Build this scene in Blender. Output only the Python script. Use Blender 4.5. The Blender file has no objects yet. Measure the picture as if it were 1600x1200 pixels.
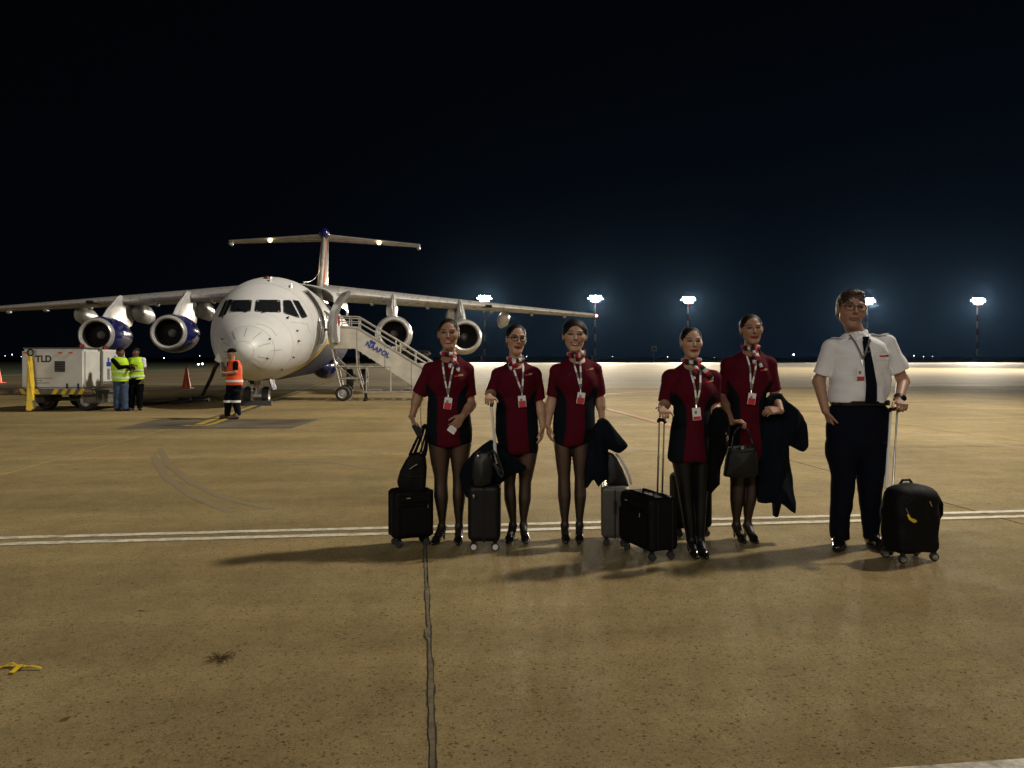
import bpy, bmesh, math, random
import numpy as np
from mathutils import Vector, Matrix
from mathutils.bvhtree import BVHTree
R = math.radians
rnd = random.Random(7)
SC = bpy.context.scene
COL = SC.collection

# ------------------------------------------------------------------ camera
F = 1200.0; CAMZ = 1.38; HY = 560.0          # focal length in pixels of a 1600x1200 frame, eye height, horizon row
cd = bpy.data.cameras.new('camera'); cam = bpy.data.objects.new('camera', cd); COL.objects.link(cam)
cd.sensor_width = 36; cd.lens = 36 * F / 1600; cd.shift_y = -(600 - HY) / 1600
cam.location = (0, 0, CAMZ); cam.rotation_euler = (R(90), 0, 0)
cd.clip_start = .1; cd.clip_end = 6000
SC.camera = cam

# ------------------------------------------------------------------ night sky
W = bpy.data.worlds.new('World'); SC.world = W; W.use_nodes = True
nt = W.node_tree; nt.nodes.clear()
o_ = nt.nodes.new('ShaderNodeOutputWorld'); bg = nt.nodes.new('ShaderNodeBackground')
tc = nt.nodes.new('ShaderNodeTexCoord'); sep = nt.nodes.new('ShaderNodeSeparateXYZ')
nt.links.new(tc.outputs['Generated'], sep.inputs[0])
def wmath(op, a, b=None, c=None):
    n = nt.nodes.new('ShaderNodeMath'); n.operation = op
    for i, v in enumerate((a, b, c)):
        if v is None: continue
        if isinstance(v, (int, float)): n.inputs[i].default_value = v
        else: nt.links.new(v, n.inputs[i])
    return n.outputs[0]
elev = wmath('MAXIMUM', sep.outputs['Z'], 0.0)
fall = wmath('EXPONENT', wmath('MULTIPLY', elev, -5.2))
# the glow of the lit apron hangs over the row of masts, off to the right of the aircraft
az = wmath('MULTIPLY_ADD', sep.outputs['X'], .9, wmath('MULTIPLY', sep.outputs['Y'], .45))
azf = wmath('POWER', wmath('MAXIMUM', wmath('MULTIPLY_ADD', az, .5, .45), 0.0), 2.6)
glow = wmath('MULTIPLY', fall, azf)
mx = nt.nodes.new('ShaderNodeMix'); mx.data_type = 'RGBA'
nt.links.new(glow, mx.inputs['Factor'])
mx.inputs[6].default_value = (.0006, .0008, .0013, 1)
mx.inputs[7].default_value = (.0030, .0075, .0160, 1)
nt.links.new(mx.outputs[2], bg.inputs['Color']); bg.inputs['Strength'].default_value = 1.0
nt.links.new(bg.outputs[0], o_.inputs[0])

SC.view_settings.view_transform = 'Standard'; SC.view_settings.look = 'None'
SC.view_settings.exposure = 0.0; SC.view_settings.gamma = 1.0; SC.view_settings.use_curve_mapping = False
SC.cycles.use_denoising = True
SC.cycles.max_bounces = 5; SC.cycles.diffuse_bounces = 2; SC.cycles.glossy_bounces = 3
SC.cycles.transparent_max_bounces = 6; SC.cycles.volume_bounces = 0
SC.cycles.sample_clamp_indirect = 4

def lamp(name, typ, loc, power, color, radius=.5, target=None, **kw):
    ld = bpy.data.lights.new(name, typ); ld.energy = power; ld.color = color
    o = bpy.data.objects.new(name, ld); COL.objects.link(o); o.location = loc
    if typ == 'AREA': ld.shape = 'RECTANGLE'
    else: ld.shadow_soft_size = radius
    for k, v in kw.items(): setattr(ld, k, v)
    if target is not None:
        o.rotation_euler = (Vector(target) - Vector(loc)).to_track_quat('-Z', 'Y').to_euler()
    return o
WARM = (1.0, .90, .76)
# apron floodlight mast just outside the frame on the right: throws the crew's shadows to the left
lamp('flood_near', 'SPOT', (23, 15.5, 28), 66000, WARM, 1.2, target=(1, 20, 0), spot_size=R(76), spot_blend=1.0)
lamp('fill_mid', 'SPOT', (92, 88, 27), 700000, WARM, 4, target=(0, 100, 0), spot_size=R(86), spot_blend=.9)  # unseen lamp added to brighten the middle and far apron
# floodlights on the terminal roof behind the camera
lamp('flood_terminal', 'AREA', (-16, -30, 17), 4700, (1.0, .93, .84), target=(-6, 22, 1), size=26, size_y=2.0)
lamp('flood_terminal_right', 'AREA', (16, -22, 15), 900, (1.0, .88, .72), target=(1, 8, 1), size=16, size_y=2.0)

# ------------------------------------------------------------------ helpers
def PX(px, py, Y): return Vector(((px - 800) * Y / F, Y, CAMZ + (HY - py) * Y / F))
def GX(px, py, z=0.0):
    Y = (CAMZ - z) * F / (py - HY); return Vector(((px - 800) * Y / F, Y, z))

def mat(name, col=(.5, .5, .5), rough=.6, metal=0., noise=None, bump=None, coat=0., emis=None, vcol=False, spec=.5, alpha=None, sheen=0.):
    m = bpy.data.materials.new(name); m.use_nodes = True
    t = m.node_tree; b = t.nodes['Principled BSDF']
    b.inputs['Base Color'].default_value = (*col, 1); b.inputs['Roughness'].default_value = rough
    b.inputs['Metallic'].default_value = metal; b.inputs['Specular IOR Level'].default_value = spec
    b.inputs['Coat Weight'].default_value = coat; b.inputs['Sheen Weight'].default_value = sheen
    if emis:
        b.inputs['Emission Color'].default_value = (*emis[0], 1); b.inputs['Emission Strength'].default_value = emis[1]
    c = t.nodes.new('ShaderNodeTexCoord')
    src = None
    if vcol:
        a = t.nodes.new('ShaderNodeVertexColor'); a.layer_name = 'Col'; src = a.outputs[0]
    if noise:
        sc, amt = noise[:2]
        n = t.nodes.new('ShaderNodeTexNoise'); n.inputs['Scale'].default_value = sc; n.inputs['Detail'].default_value = 5
        t.links.new(c.outputs['Object'], n.inputs['Vector'])
        r = t.nodes.new('ShaderNodeMapRange'); r.inputs[1].default_value = .3; r.inputs[2].default_value = .7
        r.inputs[3].default_value = 1 - amt; r.inputs[4].default_value = 1 + amt
        t.links.new(n.outputs[0], r.inputs[0])
        mm = t.nodes.new('ShaderNodeVectorMath'); mm.operation = 'SCALE'
        if src: t.links.new(src, mm.inputs[0])
        else: mm.inputs[0].default_value = col
        t.links.new(r.outputs[0], mm.inputs['Scale']); src = mm.outputs[0]
        r2 = t.nodes.new('ShaderNodeMapRange'); r2.inputs[3].default_value = max(rough - .12, .02); r2.inputs[4].default_value = min(rough + .12, 1)
        t.links.new(n.outputs[0], r2.inputs[0]); t.links.new(r2.outputs[0], b.inputs['Roughness'])
    if src: t.links.new(src, b.inputs['Base Color'])
    if bump:
        n = t.nodes.new('ShaderNodeTexNoise'); n.inputs['Scale'].default_value = bump[0]; n.inputs['Detail'].default_value = 6
        t.links.new(c.outputs['Object'], n.inputs['Vector'])
        bp = t.nodes.new('ShaderNodeBump'); bp.inputs['Strength'].default_value = bump[1]; bp.inputs['Distance'].default_value = bump[2]
        t.links.new(n.outputs[0], bp.inputs['Height']); t.links.new(bp.outputs[0], b.inputs['Normal'])
    return m

M = {}
M['white_paint'] = mat('white_paint', (.72, .72, .71), .28, noise=(1.3, .06), coat=.3)
M['radome'] = mat('radome', (.58, .595, .58), .42, noise=(2, .05))
M['metal'] = mat('bare_metal', (.56, .55, .52), .38, .6, noise=(3, .12))
M['wing_metal'] = mat('wing_skin', (.46, .45, .42), .40, .35, noise=(1.2, .14))
M['lip'] = mat('polished_lip', (.70, .69, .66), .30, .45, noise=(4, .08))
M['blue'] = mat('blue_paint', (.012, .018, .15), .16, noise=(2, .1), coat=.6)
M['grey_cowl'] = mat('grey_cowl', (.42, .42, .41), .3, .3, noise=(3, .1), coat=.3)
M['dark'] = mat('cavity_shade', (.012, .012, .013), .6)  # dark colour standing for the shade inside openings
M['glass'] = mat('dark_glass', (.012, .014, .016), .06, spec=.8)
M['clearglass'] = mat('lens_glass', (.02, .02, .022), .05, spec=.8)
M['rubber'] = mat('rubber', (.022, .022, .022), .75, noise=(9, .25))
M['hub'] = mat('wheel_hub', (.55, .54, .5), .4, .4, noise=(8, .2))
M['steel'] = mat('steel_frame', (.48, .46, .42), .42, .5, noise=(6, .2))
M['stairpaint'] = mat('stair_panel_paint', (.52, .50, .43), .5, noise=(2.2, .22), bump=(30, .15, .01))
M['gpu_white'] = mat('cabinet_paint', (.66, .655, .62), .42, noise=(2.5, .10))
M['gpu_grey'] = mat('chassis_grey', (.13, .125, .11), .6, noise=(5, .3))
M['yellow'] = mat('yellow_paint', (.72, .50, .03), .45, noise=(5, .2))
M['black'] = mat('black_plastic', (.006, .006, .0065), .5, noise=(10, .2), spec=.3)
M['orange'] = mat('cone_orange', (.80, .10, .03), .5, noise=(4, .15))
M['redlens'] = mat('red_lens', (.16, .015, .01), .3)
M['amberlens'] = mat('amber_lens', (.6, .16, .04), .3)
M['print_blue'] = mat('print_blue', (.02, .05, .32), .5)
M['print_black'] = mat('print_black', (.02, .02, .02), .5)
M['print_grey'] = mat('print_grey', (.2, .2, .19), .5)
M['skin'] = mat('skin_and_stockings', vcol=True, rough=.5, noise=(60, .05), spec=.4)
def sheer(m):   # sheer stockings look denser where the leg turns away (vertex alpha 0 marks them)
    t = m.node_tree; b = t.nodes['Principled BSDF']; L = t.links.new; src = b.inputs['Base Color'].links[0].from_socket
    a = t.nodes.new('ShaderNodeVertexColor'); a.layer_name = 'Col'; lw = t.nodes.new('ShaderNodeLayerWeight'); lw.inputs['Blend'].default_value = .5
    r = t.nodes.new('ShaderNodeMapRange'); L(lw.outputs['Facing'], r.inputs[0]); r.inputs[1].default_value = .08; r.inputs[2].default_value = .6; r.inputs[3].default_value = 1.0; r.inputs[4].default_value = .12
    mx_ = t.nodes.new('ShaderNodeMix'); L(a.outputs['Alpha'], mx_.inputs[0]); L(r.outputs[0], mx_.inputs[2]); mx_.inputs[3].default_value = 1.0
    v = t.nodes.new('ShaderNodeVectorMath'); v.operation = 'SCALE'; L(src, v.inputs[0]); L(mx_.outputs[0], v.inputs['Scale']); L(v.outputs[0], b.inputs['Base Color'])
sheer(M['skin'])
M['dress'] = mat('dress_cloth', vcol=True, rough=.85, noise=(25, .12), bump=(220, .25, .002), spec=.12)
M['paintv'] = mat('patterned_cloth', vcol=True, rough=.7, bump=(150, .2, .002), spec=.3)
M['hair'] = mat('dark_hair', (.007, .0055, .005), .55, noise=(40, .4), bump=(120, .4, .003), spec=.2)
M['hair_brown'] = mat('brown_hair', (.035, .02, .012), .45, noise=(40, .4), bump=(90, .8, .006))
M['patent'] = mat('black_leather', (.008, .008, .008), .18, coat=.5)
M['navy_cloth'] = mat('navy_cloth', (.0022, .0036, .0095), .85, noise=(20, .2), bump=(160, .3, .002), spec=.12)
M['coat'] = mat('coat_wool', (.0022, .0046, .0088), .9, noise=(12, .25), bump=(120, .4, .003), spec=.12)
M['black_cloth'] = mat('black_cloth', (.002, .002, .0026), .88, noise=(12, .25), bump=(120, .4, .003), spec=.1)
M['nylon'] = mat('black_nylon', (.003, .003, .0035), .68, noise=(30, .2), bump=(260, .5, .002), spec=.18)
M['bagleather'] = mat('bag_leather', (.003, .004, .004), .5, noise=(14, .2), bump=(90, .3, .003))
M['hardcase'] = mat('grey_hardcase', (.075, .072, .062), .42, noise=(7, .15))
M['chrome'] = mat('chrome', (.62, .62, .6), .22, .9)
M['shirt'] = mat('white_shirt', (.74, .745, .76), .75, noise=(9, .04), bump=(60, .12, .004), spec=.2)
M['white'] = mat('white_plastic', (.75, .75, .73), .4)
M['red'] = mat('red_print', (.55, .02, .04), .5)
M['tan'] = mat('tan_print', (.42, .30, .16), .5)
M['phone'] = mat('phone_blue', (.01, .02, .09), .2, coat=.5)
M['eye'] = mat('eye', vcol=True, rough=.15)
M['hivis'] = mat('hivis_yellow', (.52, .85, .02), .6, noise=(8, .12))
M['hiorange'] = mat('hivis_orange', (.85, .09, .015), .6, noise=(8, .12))
M['reflect'] = mat('reflective_tape', (.78, .80, .74), .35)
M['jeans'] = mat('jeans', (.035, .065, .13), .85, noise=(14, .35), bump=(60, .3, .004))
M['brownshoe'] = mat('brown_shoe', (.07, .035, .02), .6)
M['glowlamp'] = mat('lamp_glow', (1, 1, 1), emis=((1, .93, .80), 260))
M['farlamp'] = mat('far_lamp_glow', (1, 1, 1), emis=((.85, .93, 1), 14))
M['navlamp'] = mat('red_nav_lamp', (.6, .05, .05), emis=((1, .12, .10), 30))
M['logolamp'] = mat('logo_lamp', (1, 1, 1), emis=((1, .62, .32), 5))
M['mast_red'] = mat('mast_red', (.42, .05, .05), .5)
M['mast_white'] = mat('mast_white', (.7, .7, .68), .5)

# ---- mesh builder
class MB:
    def __init__(s): s.v = []; s.f = []; s.mi = []
    def add(s, vs, fs, mi=0):
        b = len(s.v); s.v += [tuple(v) for v in vs]; s.f += [tuple(i + b for i in f) for f in fs]; s.mi += [mi] * len(fs); return s
    def box(s, c, size, rot=None, mi=0, bev=0.0):
        hx, hy, hz = [a / 2 for a in size]; c = Vector(c)
        if bev > 0:
            bm = bmesh.new(); bmesh.ops.create_cube(bm, size=1)
            bmesh.ops.scale(bm, vec=size, verts=bm.verts)
            bmesh.ops.bevel(bm, geom=bm.edges[:], offset=bev, segments=2, affect='EDGES')
            bm.verts.ensure_lookup_table()
            vs = [v.co.copy() for v in bm.verts]; fs = [[v.index for v in f.verts] for f in bm.faces]; bm.free()
        else:
            vs = [Vector((x * hx, y * hy, z * hz)) for x in (-1, 1) for y in (-1, 1) for z in (-1, 1)]
            fs = [(0, 1, 3, 2), (4, 6, 7, 5), (0, 4, 5, 1), (2, 3, 7, 6), (0, 2, 6, 4), (1, 5, 7, 3)]
        if rot is not None: vs = [rot @ v for v in vs]
        return s.add([v + c for v in vs], fs, mi)
    def tube(s, pts, r, n=10, mi=0, caps=True):
        pts = [Vector(p) for p in pts]; rs = r if isinstance(r, (list, tuple)) else [r] * len(pts)
        rings = []; ref = None
        for i, p in enumerate(pts):
            d = (pts[min(i + 1, len(pts) - 1)] - pts[max(i - 1, 0)]).normalized()
            if ref is None:
                ref = Vector((0, 0, 1)) if abs(d.z) < .9 else Vector((1, 0, 0))
            a = (ref - d * ref.dot(d)).normalized(); ref = a; b = d.cross(a)
            rings.append([p + (a * math.cos(2 * math.pi * k / n) + b * math.sin(2 * math.pi * k / n)) * rs[i] for k in range(n)])
        vs = [v for q in rings for v in q]; fs = []
        for i in range(len(pts) - 1):
            for k in range(n):
                k2 = (k + 1) % n; fs.append((i * n + k, i * n + k2, (i + 1) * n + k2, (i + 1) * n + k))
        if caps: fs += [tuple(range(n))[::-1], tuple((len(pts) - 1) * n + k for k in range(n))]
        return s.add(vs, fs, mi)
    def strip(s, pts, w, t, nrm, mi=0):
        """flat ribbon of width w and thickness t along pts; nrm = outward normal (or list)"""
        pts = [Vector(p) for p in pts]; vs = []
        for i, p in enumerate(pts):
            d = (pts[min(i + 1, len(pts) - 1)] - pts[max(i - 1, 0)]).normalized()
            n = Vector(nrm[i] if isinstance(nrm, list) else nrm).normalized()
            sd = d.cross(n).normalized(); ww = w[i] if isinstance(w, (list, tuple)) else w
            for a, b in ((-1, 0), (1, 0), (1, 1), (-1, 1)): vs.append(p + sd * a * ww / 2 + n * b * t)
        fs = []
        for i in range(len(pts) - 1):
            for k in range(4): fs.append((i * 4 + k, i * 4 + (k + 1) % 4, i * 4 + 4 + (k + 1) % 4, i * 4 + 4 + k))
        e = (len(pts) - 1) * 4; fs += [(3, 2, 1, 0), (e, e + 1, e + 2, e + 3)]
        return s.add(vs, fs, mi)
    def lathe(s, prof, axis_o, axis_d, n=32, mi=0, mis=None):
        """prof: list of (t along axis, radius)"""
        o = Vector(axis_o); d = Vector(axis_d).normalized()
        a = Vector((0, 0, 1)) if abs(d.z) < .9 else Vector((1, 0, 0)); a = (a - d * a.dot(d)).normalized(); b = d.cross(a)
        vs = []; base = len(s.v)
        for t, r in prof:
            r = max(r, 1e-4)
            vs += [o + d * t + (a * math.cos(2 * math.pi * k / n) + b * math.sin(2 * math.pi * k / n)) * r for k in range(n)]
        for i in range(len(prof) - 1):
            fs = [(i * n + k, i * n + (k + 1) % n, (i + 1) * n + (k + 1) % n, (i + 1) * n + k) for k in range(n)]
            s.f += [tuple(j + base for j in f) for f in fs]; s.mi += [mis[i] if mis else mi] * n
        s.v += [tuple(v) for v in vs]
        return s
    def prism(s, poly, vec, mi=0):
        n = len(poly); poly = [Vector(p) for p in poly]; vec = Vector(vec)
        return s.add(poly + [p + vec for p in poly], [tuple(range(n))[::-1], tuple(range(n, 2 * n))] +
                     [(i, (i + 1) % n, n + (i + 1) % n, n + i) for i in range(n)], mi)
    def build(s, name, mats, parent=None, smooth=True, off=None, angle=35):
        me = bpy.data.meshes.new(name)
        vs = s.v if off is None else [(v[0] - off[0], v[1] - off[1], v[2] - off[2]) for v in s.v]
        me.from_pydata(vs, [], s.f)
        mats = mats if isinstance(mats, (list, tuple)) else [mats]
        for m in mats: me.materials.append(m)
        me.polygons.foreach_set('material_index', s.mi)
        bm = bmesh.new(); bm.from_mesh(me); bmesh.ops.recalc_face_normals(bm, faces=bm.faces)
        for f in bm.faces: f.smooth = smooth
        if smooth:
            for e in bm.edges:
                if len(e.link_faces) == 2 and e.calc_face_angle(0) > R(angle): e.smooth = False
        bm.to_mesh(me); bm.free()
        return link(name, me, parent)

def link(name, me, parent=None):
    o = bpy.data.objects.new(name, me); COL.objects.link(o)
    if parent is not None: o.parent = parent
    return o
def tag(o, label=None, cat=None, group=None, kind=None):
    if label: o['label'] = label
    if cat: o['category'] = cat
    if group: o['group'] = group
    if kind: o['kind'] = kind
    return o
def empty(name, loc, rz=0., **kw):
    o = bpy.data.objects.new(name, None); COL.objects.link(o); o.location = loc; o.rotation_euler = (0, 0, rz)
    o.empty_display_size = .2
    return tag(o, **kw)
def copy_tree(o, parent=None):
    c = o.copy(); COL.objects.link(c); c.parent = parent
    for ch in list(o.children): copy_tree(ch, c)
    return c
def text(name, body, size, m, parent, loc, rot, extr=.002, shear=0, bold=0.):
    cu = bpy.data.curves.new(name, 'FONT'); cu.body = body; cu.size = size; cu.extrude = extr; cu.shear = shear; cu.offset = bold
    cu.align_x = 'CENTER'; cu.align_y = 'CENTER'
    t = bpy.data.objects.new(name + '_tmp', cu); COL.objects.link(t)
    dg = bpy.context.evaluated_depsgraph_get(); dg.update()
    me = bpy.data.meshes.new_from_object(t.evaluated_get(dg)); bpy.data.objects.remove(t)
    me.name = name; me.materials.clear(); me.materials.append(m)
    o = link(name, me, parent); o.location = loc; o.rotation_euler = rot
    return o

# ---- implicit surfaces (for bodies, clothes and soft things)
def bb(pts, r):
    p = np.array([list(q) for q in pts], float); return p.min(0) - r, p.max(0) + r
def capsule(a, b, ra, rb=None):
    rb = ra if rb is None else rb; a = np.array(a, float); b = np.array(b, float); lo, hi = bb([a, b], max(ra, rb)); ba = b - a; L = max(ba @ ba, 1e-9)
    def f(x, y, z):
        px, py, pz = x - a[0], y - a[1], z - a[2]
        h = np.clip((px * ba[0] + py * ba[1] + pz * ba[2]) / L, 0, 1)
        return np.sqrt((px - ba[0] * h) ** 2 + (py - ba[1] * h) ** 2 + (pz - ba[2] * h) ** 2) - (ra + (rb - ra) * h)
    return lo, hi, f
def ellip(c, r, A=None):
    c = np.array(c, float); r = np.array(r, float); rr = r.max(); A = np.eye(3) if A is None else np.array([list(q) for q in A])
    def f(x, y, z):
        px, py, pz = x - c[0], y - c[1], z - c[2]
        q = [px * A[i, 0] + py * A[i, 1] + pz * A[i, 2] for i in range(3)]
        k0 = np.sqrt(sum((q[i] / r[i]) ** 2 for i in range(3))); k1 = np.sqrt(sum((q[i] / r[i] ** 2) ** 2 for i in range(3)))
        return k0 * (k0 - 1) / np.maximum(k1, 1e-6)
    return c - rr, c + rr, f
def rbox(c, h, rad, A=None):
    c = np.array(c, float); h = np.array(h, float) - rad; A = np.eye(3) if A is None else np.array([list(q) for q in A]); rr = np.linalg.norm(h) + rad
    def f(x, y, z):
        px, py, pz = x - c[0], y - c[1], z - c[2]
        q = [np.abs(px * A[i, 0] + py * A[i, 1] + pz * A[i, 2]) - h[i] for i in range(3)]
        return np.sqrt(sum(np.maximum(v, 0) ** 2 for v in q)) + np.minimum(np.maximum(q[0], np.maximum(q[1], q[2])), 0) - rad
    return c - rr, c + rr, f
def zloft(st, p=2.2, inset=0., endr=.02):
    """st: (z, cx, cy, rx, ry)"""
    st = sorted(st); S = np.array(st, float); zz = np.linspace(S[0, 0], S[-1, 0], 160)
    T = [np.interp(zz, S[:, 0], S[:, i]) for i in range(1, 5)]
    ker = np.hanning(13)[1:-1]; ker /= ker.sum()
    T = [np.convolve(np.pad(t, 5, 'edge'), ker, 'valid') for t in T]
    lo = np.array([(S[:, 1] - S[:, 3]).min(), (S[:, 2] - S[:, 4]).min(), S[0, 0]]); hi = np.array([(S[:, 1] + S[:, 3]).max(), (S[:, 2] + S[:, 4]).max(), S[-1, 0]])
    z0, z1 = S[0, 0], S[-1, 0]
    def f(x, y, z):
        cx, cy, rx, ry = [np.interp(z, zz, t) for t in T]
        rx = rx - inset; ry = ry - inset
        u = np.abs((x - cx) / rx); v = np.abs((y - cy) / ry)
        d = ((u ** p + v ** p + 1e-9) ** (1 / p) - 1) * np.minimum(rx, ry)
        e = np.maximum(z0 - z, z - z1)
        return smax(d, e + 0 * d, endr)
    return lo, hi, f
def smin(a, b, k):
    if k <= 0: return np.minimum(a, b)
    h = np.clip(.5 + .5 * (b - a) / k, 0, 1); return b + (a - b) * h - k * h * (1 - h)
def smax(a, b, k): return -smin(-a, -b, k)
class Field:
    def __init__(s, lo, hi, h, zs=None):
        s.ax = [np.arange(lo[i], hi[i] + h, h, dtype=np.float32) for i in range(3)]
        if zs is not None: s.ax[2] = np.asarray(zs, np.float32)
        s.F = np.full([len(a) for a in s.ax], 1.0, np.float32)
    def _reg(s, lo, hi, m):
        sl = []; g = []
        for i in range(3):
            a, b = np.searchsorted(s.ax[i], [lo[i] - m, hi[i] + m]); sl.append(slice(max(a - 1, 0), b + 1))
            sh = [1, 1, 1]; sh[i] = -1; g.append(s.ax[i][sl[-1]].reshape(sh))
        return tuple(sl), g
    def add(s, prim, k=.015, m=.04, inflate=0.):
        lo, hi, f = prim; sl, g = s._reg(lo - inflate, hi + inflate, m)
        if 0 in s.F[sl].shape: return s
        d = f(*g) - inflate; s.F[sl] = smin(s.F[sl], np.broadcast_to(d, s.F[sl].shape), k); return s
    def sub(s, prim, k=.006, m=.03):
        lo, hi, f = prim; sl, g = s._reg(lo, hi, m)
        if 0 in s.F[sl].shape: return s
        s.F[sl] = smax(s.F[sl], -f(*g), k); return s
    def plane(s, p, n, lo=None, hi=None, k=.004):
        """keep the side where (x-p).n < 0, inside the box lo..hi"""
        lo = np.array(lo if lo is not None else [a[0] for a in s.ax]); hi = np.array(hi if hi is not None else [a[-1] for a in s.ax])
        sl, g = s._reg(lo, hi, 0); d = (g[0] - p[0]) * n[0] + (g[1] - p[1]) * n[1] + (g[2] - p[2]) * n[2]
        s.F[sl] = smax(s.F[sl], d, k); return s
    def disp(s, fn):
        g = [s.ax[i].reshape([-1 if j == i else 1 for j in range(3)]) for i in range(3)]
        near = np.abs(s.F) < .12
        s.F = np.where(near, s.F + fn(*g), s.F).astype(np.float32); return s
    def mesh(s, name, m, parent, off, color=None, relax=1):
        V, Q = nets(s.F, s.ax)
        if relax:
            for _ in range(relax):
                acc = np.zeros_like(V); cnt = np.zeros(len(V))
                for a, b in ((0, 1), (1, 2), (2, 3), (3, 0)):
                    np.add.at(acc, Q[:, a], V[Q[:, b]]); np.add.at(cnt, Q[:, a], 1)
                    np.add.at(acc, Q[:, b], V[Q[:, a]]); np.add.at(cnt, Q[:, b], 1)
                V = V * .45 + .55 * acc / np.maximum(cnt, 1)[:, None]
        me = bpy.data.meshes.new(name)
        Vl = V - np.array(off)
        me.vertices.add(len(V)); me.vertices.foreach_set('co', Vl.astype(np.float32).ravel())
        me.loops.add(len(Q) * 4); me.loops.foreach_set('vertex_index', Q.astype(np.int32).ravel())
        me.polygons.add(len(Q)); me.polygons.foreach_set('loop_start', np.arange(0, len(Q) * 4, 4, dtype=np.int32))
        me.polygons.foreach_set('use_smooth', np.ones(len(Q), bool))
        me.update(calc_edges=True)
        if color is not None:
            c = np.ones((len(V), 4), np.float32); cc_ = color(V); c[:, :cc_.shape[1]] = cc_
            at = me.color_attributes.new('Col', 'FLOAT_COLOR', 'POINT'); at.data.foreach_set('color', c.ravel())
        me.materials.append(m)
        o = link(name, me, parent); o['_n'] = len(Q); del o['_n']
        s.V, s.Q = V, Q
        return o
    def bvh(s): return BVHTree.FromPolygons([tuple(v) for v in s.V], [tuple(int(i) for i in q) for q in s.Q])
def nets(Fv, ax):
    S = Fv < 0; n = Fv.shape
    c = [S[i:n[0] - 1 + i, j:n[1] - 1 + j, k:n[2] - 1 + k] for i in (0, 1) for j in (0, 1) for k in (0, 1)]
    al = c[0].copy(); an = c[0].copy()
    for q in c[1:]: al &= q; an |= q
    I = np.argwhere(an & ~al); idx = np.full([n[0] - 1, n[1] - 1, n[2] - 1], -1, np.int32); idx[tuple(I.T)] = np.arange(len(I))
    acc = np.zeros((len(I), 3)); cnt = np.zeros(len(I))
    for a in range(3):
        o1, o2 = [b for b in range(3) if b != a]
        for u in (0, 1):
            for v in (0, 1):
                A = I.copy(); A[:, o1] += u; A[:, o2] += v; B = A.copy(); B[:, a] += 1
                fa = Fv[tuple(A.T)]; fb = Fv[tuple(B.T)]; mk = (fa < 0) != (fb < 0)
                t = np.where(mk, fa / np.where(mk, fa - fb, 1), 0)
                P = np.stack([ax[i][A[:, i]] for i in range(3)], 1).astype(float)
                P[:, a] += t * (ax[a][B[:, a]] - ax[a][A[:, a]])
                acc[mk] += P[mk]; cnt[mk] += 1
    V = acc / cnt[:, None]; Q = []
    for a in range(3):
        o1, o2 = [(1, 2), (2, 0), (0, 1)][a]
        s0 = [slice(None)] * 3; s1 = [slice(None)] * 3; s0[a] = slice(0, -1); s1[a] = slice(1, None)
        E = np.argwhere(S[tuple(s0)] != S[tuple(s1)])
        E = E[(E[:, o1] > 0) & (E[:, o2] > 0) & (E[:, o1] < n[o1] - 1) & (E[:, o2] < n[o2] - 1)]
        if not len(E): continue
        def at(d1, d2):
            q = E.copy(); q[:, o1] -= d1; q[:, o2] -= d2; return idx[tuple(q.T)]
        q = np.stack([at(1, 1), at(0, 1), at(0, 0), at(1, 0)], 1)
        ins = S[tuple(E.T)]; q[~ins] = q[~ins][:, ::-1]; Q.append(q)
    Q = np.concatenate(Q); return V, Q[(Q >= 0).all(1)]
def poly2d(px, pz, poly):
    """signed distance to a polygon, numpy"""
    d = np.full(np.broadcast(px, pz).shape, 1e9); ins = np.zeros(d.shape, bool); n = len(poly)
    for i in range(n):
        ax_, az_ = poly[i]; bx, bz = poly[(i + 1) % n]; ex, ez = bx - ax_, bz - az_
        wx, wz = px - ax_, pz - az_; h = np.clip((wx * ex + wz * ez) / (ex * ex + ez * ez + 1e-12), 0, 1)
        d = np.minimum(d, (wx - ex * h) ** 2 + (wz - ez * h) ** 2)
        c1 = (az_ > pz) != (bz > pz); xx = ex * (pz - az_) / (ez if abs(ez) > 1e-9 else 1e-9) + ax_
        ins ^= c1 & (px < xx)
    d = np.sqrt(d); return np.where(ins, -d, d)
def soft(name, m, parent, off, poly, Y, th, lean=0., fold=0., seed=0, rad=.02, h=.006, foldfn=None, grad=0.):
    """a soft solid whose front outline is poly (photo pixels at distance Y), th thick, with folds"""
    W2 = [(PX(a, b, Y).x, PX(a, b, Y).z) for a, b in poly]; xs = [p[0] for p in W2]; zs = [p[1] for p in W2]
    cx, cz = sum(xs) / len(xs), sum(zs) / len(zs); g = .05 + fold
    f = Field((min(xs) - .03, Y - th / 2 - g, min(zs) - .03), (max(xs) + .03, Y + th / 2 + g, max(zs) + .03), h)
    x = f.ax[0].reshape(-1, 1); z = f.ax[2].reshape(1, -1)
    d2 = poly2d(x, z, W2)[:, None, :]; X = x[:, :, None]; Z = f.ax[2].reshape(1, 1, -1); Yg = f.ax[1].reshape(1, -1, 1)
    r = np.random.RandomState(seed); fo = 0
    if foldfn is not None: fo = foldfn(X, Z)
    elif fold:
        for _ in range(4):
            a = r.uniform(-.5, .5); w = r.uniform(22, 60); ph = r.uniform(0, 6)
            fo = fo + fold / 3 * np.sin(w * (X + a * (Z - cz)) + ph + 2 * np.sin(5 * Z + ph))
    bul = np.clip(-d2 / .12, 0, 1) ** .6
    dy = np.abs(Yg - Y - lean * (Z - cz)) - th / 2 * (.45 + .55 * bul) - fo * np.where(Yg < Y, 1, .5)
    f.F = smax(d2 + rad * .3 + 0 * dy, dy, rad).astype(np.float32)
    return f, f.mesh(name, m, parent, off, relax=2)

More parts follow.
